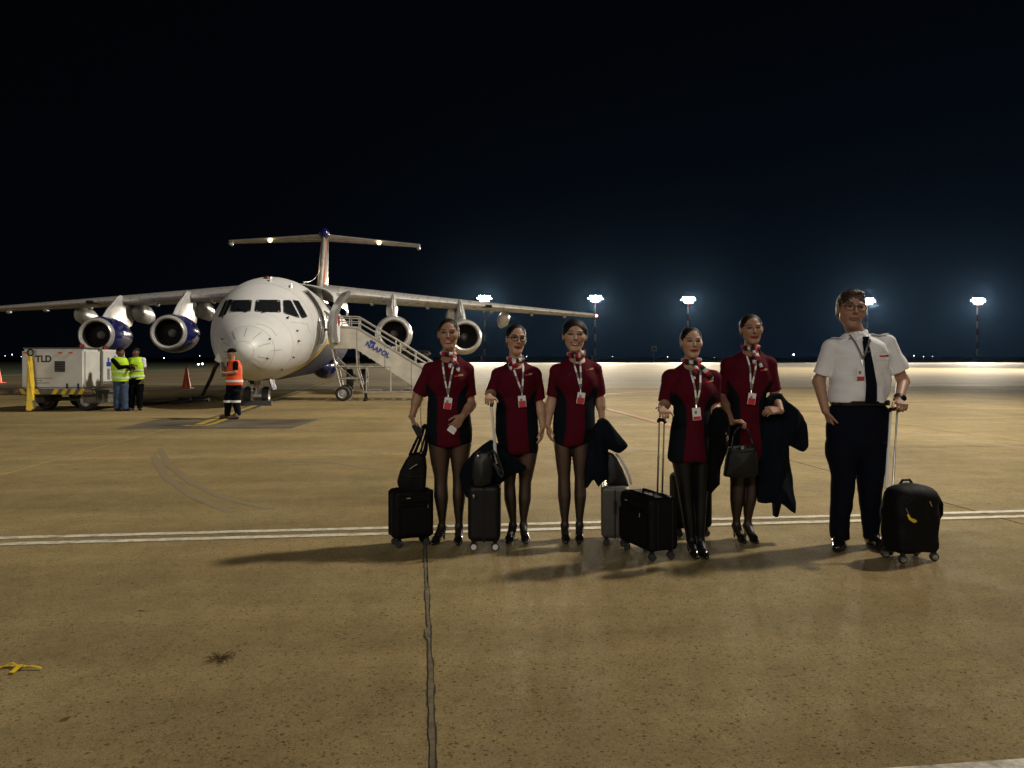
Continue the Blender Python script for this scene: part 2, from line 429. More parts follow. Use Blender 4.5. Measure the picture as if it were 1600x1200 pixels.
# ================================================================== GROUND
TH = R(6.95); CU = Vector((math.cos(TH), math.sin(TH), 0)); CV = Vector((-math.sin(TH), math.cos(TH), 0))
def CD(c, d, z=0.0): return CU * c + CV * d + Vector((0, 0, z))
C0, CS, D0, DS = .05, 4.95, 6.22, 4.85

def concrete(name, far=False):
    m = bpy.data.materials.new(name); m.use_nodes = True; t = m.node_tree; L = t.links.new; N = t.nodes.new
    b = t.nodes['Principled BSDF']; g = N('ShaderNodeNewGeometry')
    rot = N('ShaderNodeVectorRotate'); rot.rotation_type = 'Z_AXIS'; rot.inputs['Angle'].default_value = -TH
    L(g.outputs['Position'], rot.inputs['Vector'])
    def mp(scale):
        q = N('ShaderNodeMapping'); q.inputs['Scale'].default_value = scale; L(rot.outputs[0], q.inputs[0]); return q.outputs[0]
    def noise(scale, det=4, rough=.55, vec=None):
        n = N('ShaderNodeTexNoise'); n.inputs['Scale'].default_value = scale; n.inputs['Detail'].default_value = det
        n.inputs['Roughness'].default_value = rough; L(vec if vec is not None else rot.outputs[0], n.inputs['Vector']); return n.outputs[0]
    def rng(v, a, b_, c, d):
        r = N('ShaderNodeMapRange'); L(v, r.inputs[0])
        for i, x in enumerate((a, b_, c, d)): r.inputs[i + 1].default_value = x
        return r.outputs[0]
    def mul(a, b_):
        q = N('ShaderNodeMath'); q.operation = 'MULTIPLY'
        for i, x in enumerate((a, b_)):
            if isinstance(x, (int, float)): q.inputs[i].default_value = x
            else: L(x, q.inputs[i])
        return q.outputs[0]
    big = rng(noise(.35, 6, .6), .3, .7, .80, 1.18)
    mid = mul(rng(noise(2.6, 6, .65), .3, .7, .86, 1.12), rng(noise(11, 4, .65), .3, .7, .90, 1.09))
    streak = rng(noise(1.0, 5, .6, mp((.06, 1.1, 1))), .32, .68, .84, 1.14)
    brush = rng(noise(1.0, 4, .6, mp((4, 60, 1))), .3, .7, .95, 1.05)
    fine = mul(rng(noise(150, 3, .8), .3, .7, .62, 1.38), rng(noise(52, 3, .7), .3, .7, .82, 1.19))
    fac = mul(mul(mul(big, mid), mul(streak, brush)), fine)
    pits = 1.0
    if not far:   # worn pits in the surface
        for sc, th, dk, st in ((13, .11, .50, (.8, 1, 1)), (34, .30, .50, (.9, 1, 1)), (66, .36, .50, (1, 1, 1)), (3.1, .06, .40, (.7, 1, 1)), (1.3, .05, .5, (.8, 1, 1))):
            v = N('ShaderNodeTexVoronoi'); v.inputs['Scale'].default_value = sc
            wv = N('ShaderNodeVectorMath'); wv.operation = 'ADD'
            nn = N('ShaderNodeTexNoise'); nn.inputs['Scale'].default_value = sc * .9; L(rot.outputs[0], nn.inputs['Vector'])
            sc2 = N('ShaderNodeVectorMath'); sc2.operation = 'SCALE'; sc2.inputs['Scale'].default_value = .9 / sc; L(nn.outputs['Color'], sc2.inputs[0])
            L(mp(st), wv.inputs[0]); L(sc2.outputs[0], wv.inputs[1]); L(wv.outputs[0], v.inputs['Vector'])
            hole = rng(v.outputs['Distance'], th * .6, th, dk, 1.0)
            sel = rng(v.outputs['Color'], .40, .44, 0.0, 1.0)   # only some cells carry a pit
            mxn = N('ShaderNodeMix'); mxn.inputs[3].default_value = 1.0; L(sel, mxn.inputs[0]); L(hole, mxn.inputs[2])
            fac = mul(fac, mxn.outputs[0]); pits = mul(pits, mxn.outputs[0])
        oi = N('ShaderNodeObjectInfo'); fac = mul(fac, rng(oi.outputs['Random'], 0, 1, .90, 1.08))
    else:
        sx = N('ShaderNodeSeparateXYZ'); L(rot.outputs[0], sx.inputs[0])
        def grid(v, off, size):
            a = N('ShaderNodeMath'); a.operation = 'SUBTRACT'; L(v, a.inputs[0]); a.inputs[1].default_value = off
            q = N('ShaderNodeMath'); q.operation = 'PINGPONG'; q.inputs[1].default_value = size / 2; L(a.outputs[0], q.inputs[0])
            return rng(q.outputs[0], .015, .03, .35, 1.0)
        fac = mul(fac, mul(grid(sx.outputs['X'], C0, CS), grid(sx.outputs['Y'], D0, DS)))
        tyre = rng(noise(1.0, 5, .6, mp((.012, .22, 1))), .35, .7, .72, 1.12); fac = mul(fac, tyre)
    cm = N('ShaderNodeMix'); cm.data_type = 'RGBA'; L(noise(.8, 4, .5), cm.inputs[0])
    cm.inputs[6].default_value = (.275, .192, .091, 1); cm.inputs[7].default_value = (.270, .226, .110, 1)
    vm = N('ShaderNodeVectorMath'); vm.operation = 'SCALE'; L(cm.outputs[2], vm.inputs[0]); L(fac, vm.inputs['Scale'])
    L(vm.outputs[0], b.inputs['Base Color'])
    L(rng(noise(3, 4), .3, .7, .62, .80), b.inputs['Roughness'])
    b.inputs['Specular IOR Level'].default_value = .35 if far else .02
    if not far:
        bp = N('ShaderNodeBump'); bp.inputs['Strength'].default_value = .5; bp.inputs['Distance'].default_value = .0025
        hs = mul(fine, pits); L(hs, bp.inputs['Height']); L(bp.outputs[0], b.inputs['Normal'])
    return m
M['concrete'] = concrete('apron_concrete'); M['concrete_far'] = concrete('apron_concrete_far', True)
M['joint'] = mat('joint_filler', (.035, .03, .022), .9, noise=(20, .4))
M['sealant'] = mat('old_sealant', (.135, .105, .058), .9, noise=(14, .4), bump=(40, .5, .01))
M['dark_ground'] = mat('dark_patch', (.085, .068, .040), .85, noise=(1.1, .55), bump=(60, .3, .01))
def worn(name, col, amt=.5):
    m = mat(name, col, .6); t = m.node_tree; b = t.nodes['Principled BSDF']
    g = t.nodes.new('ShaderNodeNewGeometry'); n = t.nodes.new('ShaderNodeTexNoise'); n.inputs['Scale'].default_value = 9; n.inputs['Detail'].default_value = 8; n.inputs['Roughness'].default_value = .75
    t.links.new(g.outputs['Position'], n.inputs['Vector'])
    r = t.nodes.new('ShaderNodeValToRGB'); r.color_ramp.elements[0].position = .40 - amt * .1; r.color_ramp.elements[1].position = .56
    r.color_ramp.elements[0].color = (.20, .165, .10, 1); r.color_ramp.elements[1].color = (*col, 1)
    t.links.new(n.outputs[0], r.inputs[0]); t.links.new(r.outputs[0], b.inputs['Base Color']); return m
M['line_white'] = worn('worn_white_paint', (.66, .63, .52), .9); M['line_yellow'] = worn('worn_yellow_paint', (.50, .34, .03))
M['tyre_mark'] = worn('old_tyre_mark', (.215, .165, .088), .5); M['line_red'] = worn('worn_red_paint', (.42, .09, .06)); M['line_black'] = worn('worn_black_paint', (.03, .028, .022), 1.0)

NI, NJ = (-6, 7), (-2, 6)                       # slab columns and rows that are built one by one
cA, cB = C0 + NI[0] * CS, C0 + NI[1] * CS; dA, dB = D0 + NJ[0] * DS, D0 + NJ[1] * DS
FARD = 284.0
mb = MB()
mb.add([CD(cA, dA, -.014), CD(cB, dA, -.014), CD(cB, dB, -.014), CD(cA, dB, -.014)], [(0, 1, 2, 3)], 1)
E_ = 420
ring = [(-E_, -60, E_, dA), (-E_, dA, cA, dB), (cB, dA, E_, dB)]
for (a, b, c, d) in ring: mb.add([CD(a, b), CD(c, b), CD(c, d), CD(a, d)], [(0, 1, 2, 3)], 0)
q = [CD(-E_, dB), CD(E_, dB)]
mb.add([q[0], q[1], Vector((q[1].x, FARD, 0)), Vector((-E_, FARD, 0))], [(0, 1, 2, 3)], 0)
apron = tag(mb.build('apron', [M['concrete_far'], M['joint']], smooth=False), kind='structure')
# one slab, then copies
sb = MB(); hx, hy = CS / 2 - .007, DS / 2 - .007; e = .006
vs = [(-hx, -hy, -.013), (hx, -hy, -.013), (hx, hy, -.013), (-hx, hy, -.013), (-hx, -hy, -e), (hx, -hy, -e), (hx, hy, -e), (-hx, hy, -e),
      (-hx + e, -hy + e, 0), (hx - e, -hy + e, 0), (hx - e, hy - e, 0), (-hx + e, hy - e, 0)]
sb.add(vs, [(8, 9, 10, 11)] + [(i, (i + 1) % 4, 4 + (i + 1) % 4, 4 + i) for i in range(4)] + [(4 + i, 4 + (i + 1) % 4, 8 + (i + 1) % 4, 8 + i) for i in range(4)])
slab0 = sb.build('slab', M['concrete'], apron, smooth=False)
first = True
for i in range(NI[0], NI[1]):
    for j in range(NJ[0], NJ[1]):
        s = slab0 if first else slab0.copy()
        if not first: COL.objects.link(s)
        first = False
        s.parent = apron; s.location = CD(C0 + (i + .5) * CS, D0 + (j + .5) * DS); s.rotation_euler = (0, 0, TH)

def gline(name, pts, w, m, z=.004, label=None):
    b = MB(); b.strip([Vector((p[0], p[1], z - .001)) for p in pts], w, .001, (0, 0, 1)); return tag(b.build(name, m, smooth=False), kind='structure', label=label)
for d in (6.115, 6.325):
    gline('painted_line', [CD(-40, d), CD(40, d)], .085, M['line_white'])
gline('painted_line', [CD(1.52, 2.30), CD(30, 2.30)], .22, M['line_white'])
for arc in ([(250, 700), (262, 725), (300, 755), (350, 778), (420, 795)], [(240, 712), (258, 745), (300, 775), (360, 800)], [(420, 718), (520, 722), (600, 735)], [(980, 700), (1100, 708), (1210, 730)], [(1180, 655), (1350, 668), (1600, 700)]):
    gline('tyre_mark', [GX(*p_) for p_ in arc], .09, M['tyre_mark'], .0016)
# yellow lead-in line with black borders under the nose
NP = Vector((-7.19, 20.5, 0)); AX = Vector((-.151, .9885, 0)).normalized(); PT = Vector((AX.y, -AX.x, 0))
def AC(s, xa, z=0.): return NP + AX * xa + PT * s + Vector((0, 0, z))
gline('painted_line', [AC(0, -4.2), AC(0, 60)], .42, M['line_black'], .004)
gline('painted_line', [AC(-.02, -4.6), AC(-.02, 60)], .17, M['line_yellow'], .008)
gline('painted_line', [AC(-.22, -4.9), AC(-.02, -5.05), AC(.2, -4.9), AC(.25, -4.4), AC(.24, -2.6)], .13, M['line_yellow'], .012)
g1, g2 = GX(938, 636.5), GX(1035, 661); dv = (g2 - g1)
gline('painted_line', [g1 - dv * .7, g1, g2, g2 + dv * .15], .12, M['line_red'])
g1, g2 = GX(930, 617), GX(1040, 610); gline('painted_line', [g1, g2], .25, M['line_red'])
g1, g2 = GX(1240, 596), GX(1600, 606); gline('painted_line', [g1, g2], .3, M['line_black'])
pt = [GX(175, 671), GX(455, 669.5), GX(500, 655), GX(250, 655)]
b = MB(); b.add([(p.x, p.y, .002) for p in pt], [(0, 1, 2, 3)]); tag(b.build('dark_patch', M['dark_ground'], smooth=False), kind='structure')  # darker mottled patch on the concrete
# jagged sealed joint that runs towards the viewer
b = MB(); n = 90; Lc, Rc = [], []
for i in range(n + 1):
    d = 1.6 + (6.05 - 1.6) * i / n
    wk = (wk if i else 0) * .8 + rnd.uniform(-.0028, .0028); ok_ = (ok_ if i else 0) * .88 + rnd.uniform(-.0022, .0022); w = .0125 + wk; w *= .74; o = ok_
    if 44 < i < 48: w += .007; o -= .009
    Lc.append((d, C0 + o - w)); Rc.append((d, C0 + o + w))
for ex, z, mi in ((.004, .0016, 1), (0, .0042, 0)):
    vs = []
    for (d, l), (_, r_) in zip(Lc, Rc):
        jl = rnd.choice((0, .001, .004)) if mi else 0; jr = rnd.choice((0, .001, .005)) if mi else 0
        vs += [CD(l - ex - jl, d, z), CD(r_ + ex + jr, d, z)]
    b.add(vs, [(2 * i, 2 * i + 1, 2 * i + 3, 2 * i + 2) for i in range(n)], mi)
tag(b.build('joint_sealant', [M['sealant'], M['joint']], smooth=False), kind='structure')

# terrain and grass beyond the apron
M['soil'] = mat('dark_soil', (.035, .035, .022), .95, noise=(.05, .4))
M['grass'] = mat('grass_field', (.05, .075, .018), .95, noise=(.15, .35), bump=(3, .6, .05))
b = MB(); b.add([(-5000, -200, -.3), (5000, -200, -.3), (5000, 5000, -.3), (-5000, 5000, -.3)], [(0, 1, 2, 3)])
tag(b.build('ground', M['soil'], smooth=False), kind='structure')
b = MB(); b.prism([(-41, 60, -.2), (-39, 97, -.2), (-72, 180, -.2), (-125, 330, -.2), (-700, 330, -.2), (-700, 40, -.2), (-60, 52, -.2)], (0, 0, .24))
tag(b.build('grass', M['grass'], smooth=False), kind='stuff')
b = MB(); b.box((0, FARD + .25, -.1), (840, .5, .3)); tag(b.build('apron_edge_kerb', mat('kerb_concrete', (.5, .47, .4), .7, noise=(.4, .2)), smooth=False), kind='structure')
M['tree'] = mat('distant_trees', (.02, .028, .012), .95)
b = MB(); top = []; x = -1500
while x < 1500:
    r0 = rnd.uniform(7, 20); hgt = rnd.uniform(2.0, 5.2)
    b.lathe([(0, r0 * .8), (hgt * .5, r0), (hgt * .85, r0 * .7), (hgt, .1)], (x, 1010 + rnd.uniform(-30, 60), -.3), (0, 0, 1), n=7); x += r0 * rnd.uniform(1.0, 1.7)
tag(b.build('far_treeline', M['tree']), kind='stuff')

# small lights far off beyond the field
def far_light(px, py, D, r, label, m='farlamp', group=None):
    p = PX(px, py, D); t = empty('runway_light', (p.x, p.y, 0), label=label, cat='lamp', group=group)
    b = MB(); b.tube([(0, 0, -.3), (0, 0, p.z - r)], .12, 6); b.build('post', M['steel'], t)
    b = MB(); b.lathe([(-r, .01), (-r * .7, r * .7), (0, r), (r * .7, r * .7), (r, .01)], (0, 0, p.z), (0, 0, 1), n=10); b.build('bulb', M[m], t)
for k, (px, py, D, r, lb) in enumerate([
    (19, 554, 700, .62, 'brightest distant white light at the far left horizon'),
    (8, 556, 720, .32, 'dim distant light at the left edge beside the bright one'),
    (33, 557, 760, .3, 'dim distant light right of the brightest left horizon light'),
    (256, 559.5, 420, .42, 'lone white field light beneath the starboard inner engine'),
    (312, 556, 600, .3, 'faint light above the pair of blue white field lights'),
    (310, 569, 150, .30, 'left one of two blue white field lights by the nose'),
    (316, 568.6, 150, .30, 'right one of two blue white field lights by the nose'),
    (823, 557, 640, .35, 'distant light between the woman in glasses and the smiling woman'),
    (1043, 557.5, 640, .42, 'distant light just left of the shorter woman\'s shoulder'),
    (957, 557, 640, .3, 'dim distant light right of the smiling woman\'s shoulder'),
    (1116, 558.5, 640, .25, 'tiny distant light between the two women on the right'),
    (1240, 554, 430, .72, 'bright distant white light between the tall woman and the pilot'),
    (1428, 556, 620, .42, 'distant light just right of the pilot\'s sleeve'),
    (1443, 557, 620, .28, 'second faint distant light right of the pilot'),
    (1457, 557, 640, .28, 'faint distant light below the fifth mast, to its left')]):
    far_light(px, py, D, r * .55, lb)
# white cabinet on a pole in the field
p = PX(1022, 545, 288); t = empty('cabinet_on_pole', (p.x, p.y, 0), label='small white cabinet on a thin pole beyond the apron edge', cat='cabinet')
b = MB(); b.box((0, 0, p.z), (1.9, .8, 2.0), bev=.05); b.build('cabinet', M['white'], t)
b = MB(); b.box((0, -.42, p.z), (1.2, .03, 1.2)); b.build('cabinet_door', M['print_grey'], t)
b = MB(); b.tube([(0, 0, -.3), (0, 0, p.z - 1)], .12, 8); b.build('pole', M['steel'], t)

# floodlight masts along the far edge
def mast(px, py, label, power):
    D = 292.0; p = PX(px, py, D); H = p.z
    t = empty('floodlight_mast', (p.x, D, 0), label=label, cat='light mast', group='floodlight masts along the far apron edge')
    b = MB(); nb = 9
    for i in range(nb):
        z0, z1 = -.3 + (H + .3) * i / nb, -.3 + (H + .3) * (i + 1) / nb - .002
        rr = .40 - .2 * i / nb; b.tube([(0, 0, z0), (0, 0, z1)], [rr, rr - .02], 12, mi=i % 2)
    b.build('pole', [M['mast_red'], M['mast_white']], t)
    for zz in (H - .9, H, H + .9): b = MB(); b.box((0, 0, zz), (4.4 - abs(zz - H) * .9, .25, .2)); b.build('lamp_bar', M['steel'], t)
    b = MB(); b.box((-1.1, 0, 1.3), (.9, .7, 2.4), bev=.05); b.build('switch_cabinet', M['steel'], t)
    for i, (x, z) in enumerate([(-2.3, H), (-1.15, H), (0, H), (1.15, H), (2.3, H), (-1.7, H + .9), (-.55, H + .9), (.6, H + .9), (1.75, H + .9), (-1.1, H - .9), (.1, H - .9), (1.2, H - .9)]):
        b = MB(); b.box((0, 0, 0), (.95, .42, .72), rot=Matrix.Rotation(R(-22), 3, 'X'), bev=.04)
        hd = b.build('floodlight', M['gpu_grey'], t); hd.location = (x, -.32, z)
        b = MB(); b.box((0, -.225, -.03), (.88, .02, .64), rot=Matrix.Rotation(R(-22), 3, 'X')); b.build('lens', M['glowlamp'], hd)
    lamp('mast_light', 'SPOT', (p.x, D - 1.6, H + .5), power, (1.0, .88, .68), 3.0, target=(p.x * .75, D - 72, 0), spot_size=R(46), spot_blend=1.0)
for (px, py, lb) in ((757, 466, 'red and white floodlight mast behind the outer wing, leftmost of five'),
                     (930, 466, 'floodlight mast between the wing tip and the shorter woman, second of five'),
                     (1075, 468, 'floodlight mast right above the shorter woman, third of five'),
                     (1355, 470, 'floodlight mast hidden behind the pilot\'s head'),
                     (1527, 470, 'rightmost floodlight mast, standing alone right of the pilot')):
    mast(px, py, lb, 520000)

# ================================================================== AIRCRAFT (local axes: x = port, y = aft, z = up)
RZ = math.atan2(PT.y, PT.x)
AW = Matrix.Translation(NP) @ Matrix.Rotation(RZ, 4, 'Z'); AWI = AW.inverted()
plane = empty('airliner', NP, RZ, label='white four engined jet airliner with blue belly and yellow stripe, front door open', cat='airplane')
# station: y aft of the nose tip, half width, top, bottom
FST = [(0, .05, 1.62, 1.52), (.04, .18, 1.75, 1.39), (.13, .30, 1.87, 1.26), (.33, .47, 2.05, 1.09), (.75, .70, 2.27, .92), (1.15, .90, 2.47, .82),
       (1.55, 1.08, 2.68, .76), (1.9, 1.20, 2.92, .73), (2.25, 1.31, 3.18, .71), (2.7, 1.43, 3.46, .70), (3.3, 1.55, 3.73, .69), (4.1, 1.66, 3.96, .68), (5.0, 1.72, 4.08, .67),
       (6.2, 1.75, 4.14, .66), (18, 1.75, 4.14, .66), (20, 1.70, 4.14, .95), (22, 1.45, 4.15, 1.6), (24, 1.0, 4.0, 2.3), (26, .45, 3.75, 3.0), (26.6, .12, 3.5, 3.2)]
FS = np.array(FST)
def sec(y):
    y = min(max(y, 0), 26.6)
    i = int(np.clip(np.searchsorted(FS[:, 0], y) - 1, 0, len(FS) - 2))
    def tan(k, c):
        a, b_ = max(k - 1, 0), min(k + 1, len(FS) - 1)
        sl = [(FS[j + 1, c] - FS[j, c]) / (FS[j + 1, 0] - FS[j, 0]) for j in (a, k) if j + 1 < len(FS)]
        return 0 if min(sl) * max(sl) <= 0 else 2 * sl[0] * sl[-1] / (sl[0] + sl[-1])
    h = FS[i + 1, 0] - FS[i, 0]; t = (y - FS[i, 0]) / h; out = []
    for c in (1, 2, 3):
        m0, m1 = tan(i, c) * h, tan(i + 1, c) * h; p0, p1 = FS[i, c], FS[i + 1, c]
        out.append((2 * t**3 - 3 * t**2 + 1) * p0 + (t**3 - 2 * t**2 + t) * m0 + (3 * t**2 - 2 * t**3) * p1 + (t**3 - t**2) * m1)
    return out
def surf(y, phi, off=0.):
    """phi: 0 = port side, 90 deg = top"""
    w, t, b_ = sec(y); zc = b_ + (t - b_) * (.5 if y > 3 else .5 - .0 * y); h = (t - b_) / 2
    return Vector(((w + off) * math.cos(phi), y, zc + (h + off) * math.sin(phi)))
ys = [0, .02, .05, .1] + [.15 + .085 * i for i in range(60)] + [5.3 + i * .6 for i in range(36)] + [26.6]
NS = 72; b = MB(); vs = []
for y in ys:
    vs += [surf(y, 2 * math.pi * k / NS) for k in range(NS)]
fs = [(i * NS + k, i * NS + (k + 1) % NS, (i + 1) * NS + (k + 1) % NS, (i + 1) * NS + k) for i in range(len(ys) - 1) for k in range(NS)]
fs += [tuple(range(NS)), tuple((len(ys) - 1) * NS + k for k in range(NS))]
b.add(vs, fs)
def livery():
    m = mat('fuselage_livery', (.7, .7, .7), .5, coat=.02, spec=.22); t = m.node_tree; L = t.links.new; N = t.nodes.new; bs = t.nodes['Principled BSDF']
    c = N('ShaderNodeTexCoord'); s = N('ShaderNodeSeparateXYZ'); L(c.outputs['Object'], s.inputs[0])
    def ma(op, a, b_):
        q = N('ShaderNodeMath'); q.operation = op
        for i, x in enumerate((a, b_)):
            if isinstance(x, (int, float)): q.inputs[i].default_value = x
            else: L(x, q.inputs[i])
        return q.outputs[0]
    line = ma('MINIMUM', ma('ADD', ma('MULTIPLY', ma('SUBTRACT', s.outputs['Y'], 2.95), .85), .56), ma('ADD', ma('MULTIPLY', ma('SUBTRACT', s.outputs['Y'], 3.4), .37), .90))
    line = ma('MINIMUM', line, 1.9)
    line = ma('MAXIMUM', line, ma('ADD', ma('MULTIPLY', ma('SUBTRACT', s.outputs['Y'], 17), .45), 1.9))
    d = ma('ADD', ma('SUBTRACT', s.outputs['Z'], line), .5)
    r = N('ShaderNodeValToRGB'); r.color_ramp.interpolation = 'CONSTANT'; L(d, r.inputs[0])
    els = r.color_ramp.elements; els[0].color = (.004, .007, .05, 1); els[0].position = 0
    els[1].position = .44; els[1].color = (.05, .012, .02, 1)
    for p_, cc in ((.49, (.62, .44, .03, 1)), (.72, (.06, .015, .03, 1)), (.76, (.62, .625, .62, 1))):
        e2 = els.new(p_); e2.color = cc
    n = N('ShaderNodeTexNoise'); n.inputs['Scale'].default_value = 1.7; n.inputs['Detail'].default_value = 6; L(c.outputs['Object'], n.inputs['Vector'])
    rr = N('ShaderNodeMapRange'); rr.inputs[1].default_value = .3; rr.inputs[2].default_value = .7; rr.inputs[3].default_value = .93; rr.inputs[4].default_value = 1.05; L(n.outputs[0], rr.inputs[0])
    vm = N('ShaderNodeVectorMath'); vm.operation = 'SCALE'; L(r.outputs[0], vm.inputs[0]); L(rr.outputs[0], vm.inputs['Scale']); L(vm.outputs[0], bs.inputs['Base Color'])
    return m
fus = b.build('fuselage', livery(), plane)
FB = BVHTree.FromPolygons([tuple(v) for v in vs], fs)
def onplane(px, py, off=.004):
    """photo pixel -> point on the fuselage skin in aircraft axes, plus its normal"""
    o = AWI @ Vector((0, 0, CAMZ)); d = (AWI.to_3x3() @ Vector(((px - 800) / F, 1, (HY - py) / F))).normalized()
    h = FB.ray_cast(o, d)
    if h[0] is None: return None
    n = h[1] if h[1].dot(d) < 0 else -h[1]
    return h[0] + n * off, n
def patch(name, quad, m, parent, off=.006, n=10, frame=None):
    """curved pane on the skin from four photo corners (with rounded corners)"""
    q = [Vector((a, b_)) for a, b_ in quad]; vs = []; ok = True
    for j in range(n + 1):
        for i in range(n + 1):
            u, v = i / n, j / n
            p_ = (q[0] * (1 - u) + q[1] * u) * (1 - v) + (q[3] * (1 - u) + q[2] * u) * v
            h = onplane(p_.x, p_.y, off)
            if h is None: return None
            vs.append(h[0])
    fs = [(j * (n + 1) + i, j * (n + 1) + i + 1, (j + 1) * (n + 1) + i + 1, (j + 1) * (n + 1) + i) for j in range(n) for i in range(n)
          if not ((i in (0, n - 1)) and (j in (0, n - 1)))]
    bb_ = MB().add(vs, fs); o = bb_.build(name, m, parent)
    if frame:
        loop = []
        for a, c in ((0, 1), (1, 2), (2, 3), (3, 0)):
            for k in range(10):
                u = .06 + .88 * k / 9; p_ = q[a] * (1 - u) + q[c] * u; h = onplane(p_.x, p_.y, off)
                if h: loop.append(h)
        pts = [h[0] for h in loop] + [loop[0][0]]; ns = [h[1] for h in loop] + [loop[0][1]]
        MB().strip(pts, frame, .012, ns).build('window_seal', M['black'], o)
    return o
WIN = [[(362, 470), (393, 469.5), (391, 486.5), (360.5, 486.5)], [(401, 469.5), (437, 469.5), (438, 488), (398.5, 486.5)],
       [(443, 470), (453.5, 470), (467.5, 496.5), (443.5, 489)], [(457.5, 469.5), (466, 471), (479.5, 494.5), (471.5, 497)],
       [(357.5, 469), (363, 469), (353, 491), (346.5, 494.5)], [(352.5, 471), (355.5, 469.5), (344.5, 495), (342, 495.5)]]
for q in WIN:
    patch('cockpit_window', q, M['glass'], fus, frame=.03)
def pixline(name, pts, w, m, t=.006, parent=None, n=12, off=.003):
    P_, N_ = [], []
    for (x0, y0), (x1, y1) in zip(pts[:-1], pts[1:]):
        for k in range(n + 1):
            u = k / n; h = onplane(x0 + (x1 - x0) * u, y0 + (y1 - y0) * u, off)
            if h and (not P_ or (h[0] - P_[-1]).length > 1e-4): P_.append(h[0]); N_.append(h[1])
    return MB().strip(P_, w, t, N_).build(name, m, parent or fus)
for pts in (((385, 488), (377, 486), (372, 481)), ((408, 489.5), (418, 487), (424, 488))):
    pixline('wiper', pts, .025, M['black'], .02)
# radome: its own skin, a seam and lightning strips
rv = []; rys = [0, .01, .03, .06, .1, .15, .22, .3, .4, .5, .6, .7, .755]
for y in rys: rv += [surf(y, 2 * math.pi * k / NS, .004) - Vector((0, .006 if y < .05 else 0, 0)) for k in range(NS)]
rf = [(i * NS + k, i * NS + (k + 1) % NS, (i + 1) * NS + (k + 1) % NS, (i + 1) * NS + k) for i in range(len(rys) - 1) for k in range(NS)] + [tuple(range(NS))]
rad = MB().add(rv, rf).build('radome', M['radome'], plane)
sm = MB(); sm.strip([surf(.765, 2 * math.pi * k / 48, .001) for k in range(49)], .014, .004, [(surf(.765, 2 * math.pi * k / 48, .5) - surf(.765, 2 * math.pi * k / 48)) for k in range(49)]); sm.build('radome_seam', M['print_grey'], rad)
for ph in (20, 55, 90, 125, 160, 200, 235, 305, 340):
    MB().strip([surf(.22 + .42 * k / 8, R(ph), .005) for k in range(9)], .012, .006, surf(.4, R(ph), 1) - surf(.4, R(ph))).build('lightning_strip', M['print_grey'], rad)
sm = MB(); sm.strip([surf(.1, 2 * math.pi * k / 32, .006) for k in range(33)], .01, .003, [(surf(.1, 2 * math.pi * k / 32, .5) - surf(.1, 2 * math.pi * k / 32)) for k in range(33)]); sm.build('nose_cap_seam', M['print_grey'], rad)
# panel seams on the skin
for pts in (((400, 506), (412, 508), (424, 514), (432, 525)), ((349, 486), (346, 490), (346.5, 492)), ((423, 548), (440, 546)), ((395, 560), (406, 566)), ((455, 503), (480, 506), (484, 520))):
    pixline('panel_seam', pts, .008, M['print_grey'], .003)
for y in (1.62, 3.2, 5.6, 8.4):
    MB().strip([surf(y, 2 * math.pi * k / 64, .001) for k in range(65)], .008, .002, [(surf(y, 2 * math.pi * k / 64, .5) - surf(y, 2 * math.pi * k / 64)) for k in range(65)]).build('skin_seam', M['print_grey'], fus)
# probes and small fittings
def probe(px, py, m='black', big=1.):
    big *= .66
    h = onplane(px, py, 0);
    if not h: return
    p, n = h; b = MB(); b.tube([p, p + n * .07 * big, p + n * .09 * big + Vector((0, -.10 * big, 0))], [.022 * big, .018 * big, .010 * big], 8); b.lathe([(-.004, .05 * big), (.006, .05 * big), (.01, .02)], p, n, n=14)
    b.build('probe', M[m], plane)
for a in ((449, 497, 'black', 1.3), (348, 496, 'black', 1.0), (464, 517, 'black', 1.1), (466, 533, 'redlens', 1.3), (421, 530), (417, 560), (458, 558), (348, 530), (440, 577)): probe(*a)
for z0, s_ in ((0, 1), (1, -1)):
    p = surf(3.4, R(84 if z0 else 60)); b = MB(); b.prism([p, p + Vector((0, .3, 0)), p + Vector((0, .26, .18)), p + Vector((0, .14, .18))], (.025, 0, 0)); b.build('blade_antenna', M['white_paint'], plane)
b = MB(); b.lathe([(0, .10), (.04, .09), (.08, .03)], surf(3.9, R(90)), (0, 0, 1), n=16); b.build('beacon', M['redlens'], plane)
# wire aerial from the crown to the fin
b = MB(); a0 = surf(9.2, R(72)) ; a1 = Vector((0, 22.4, 6.2)); b.tube([a0 + (a1 - a0) * (k / 8) + Vector((0, 0, .28 - .28 * math.sin(math.pi * k / 8))) for k in range(9)], .009, 6)
b.tube([a0 - Vector((0, 0, .1)), a0 + Vector((0, 0, .3))], .03, 8); b.build('wire_aerial', M['steel'], plane)
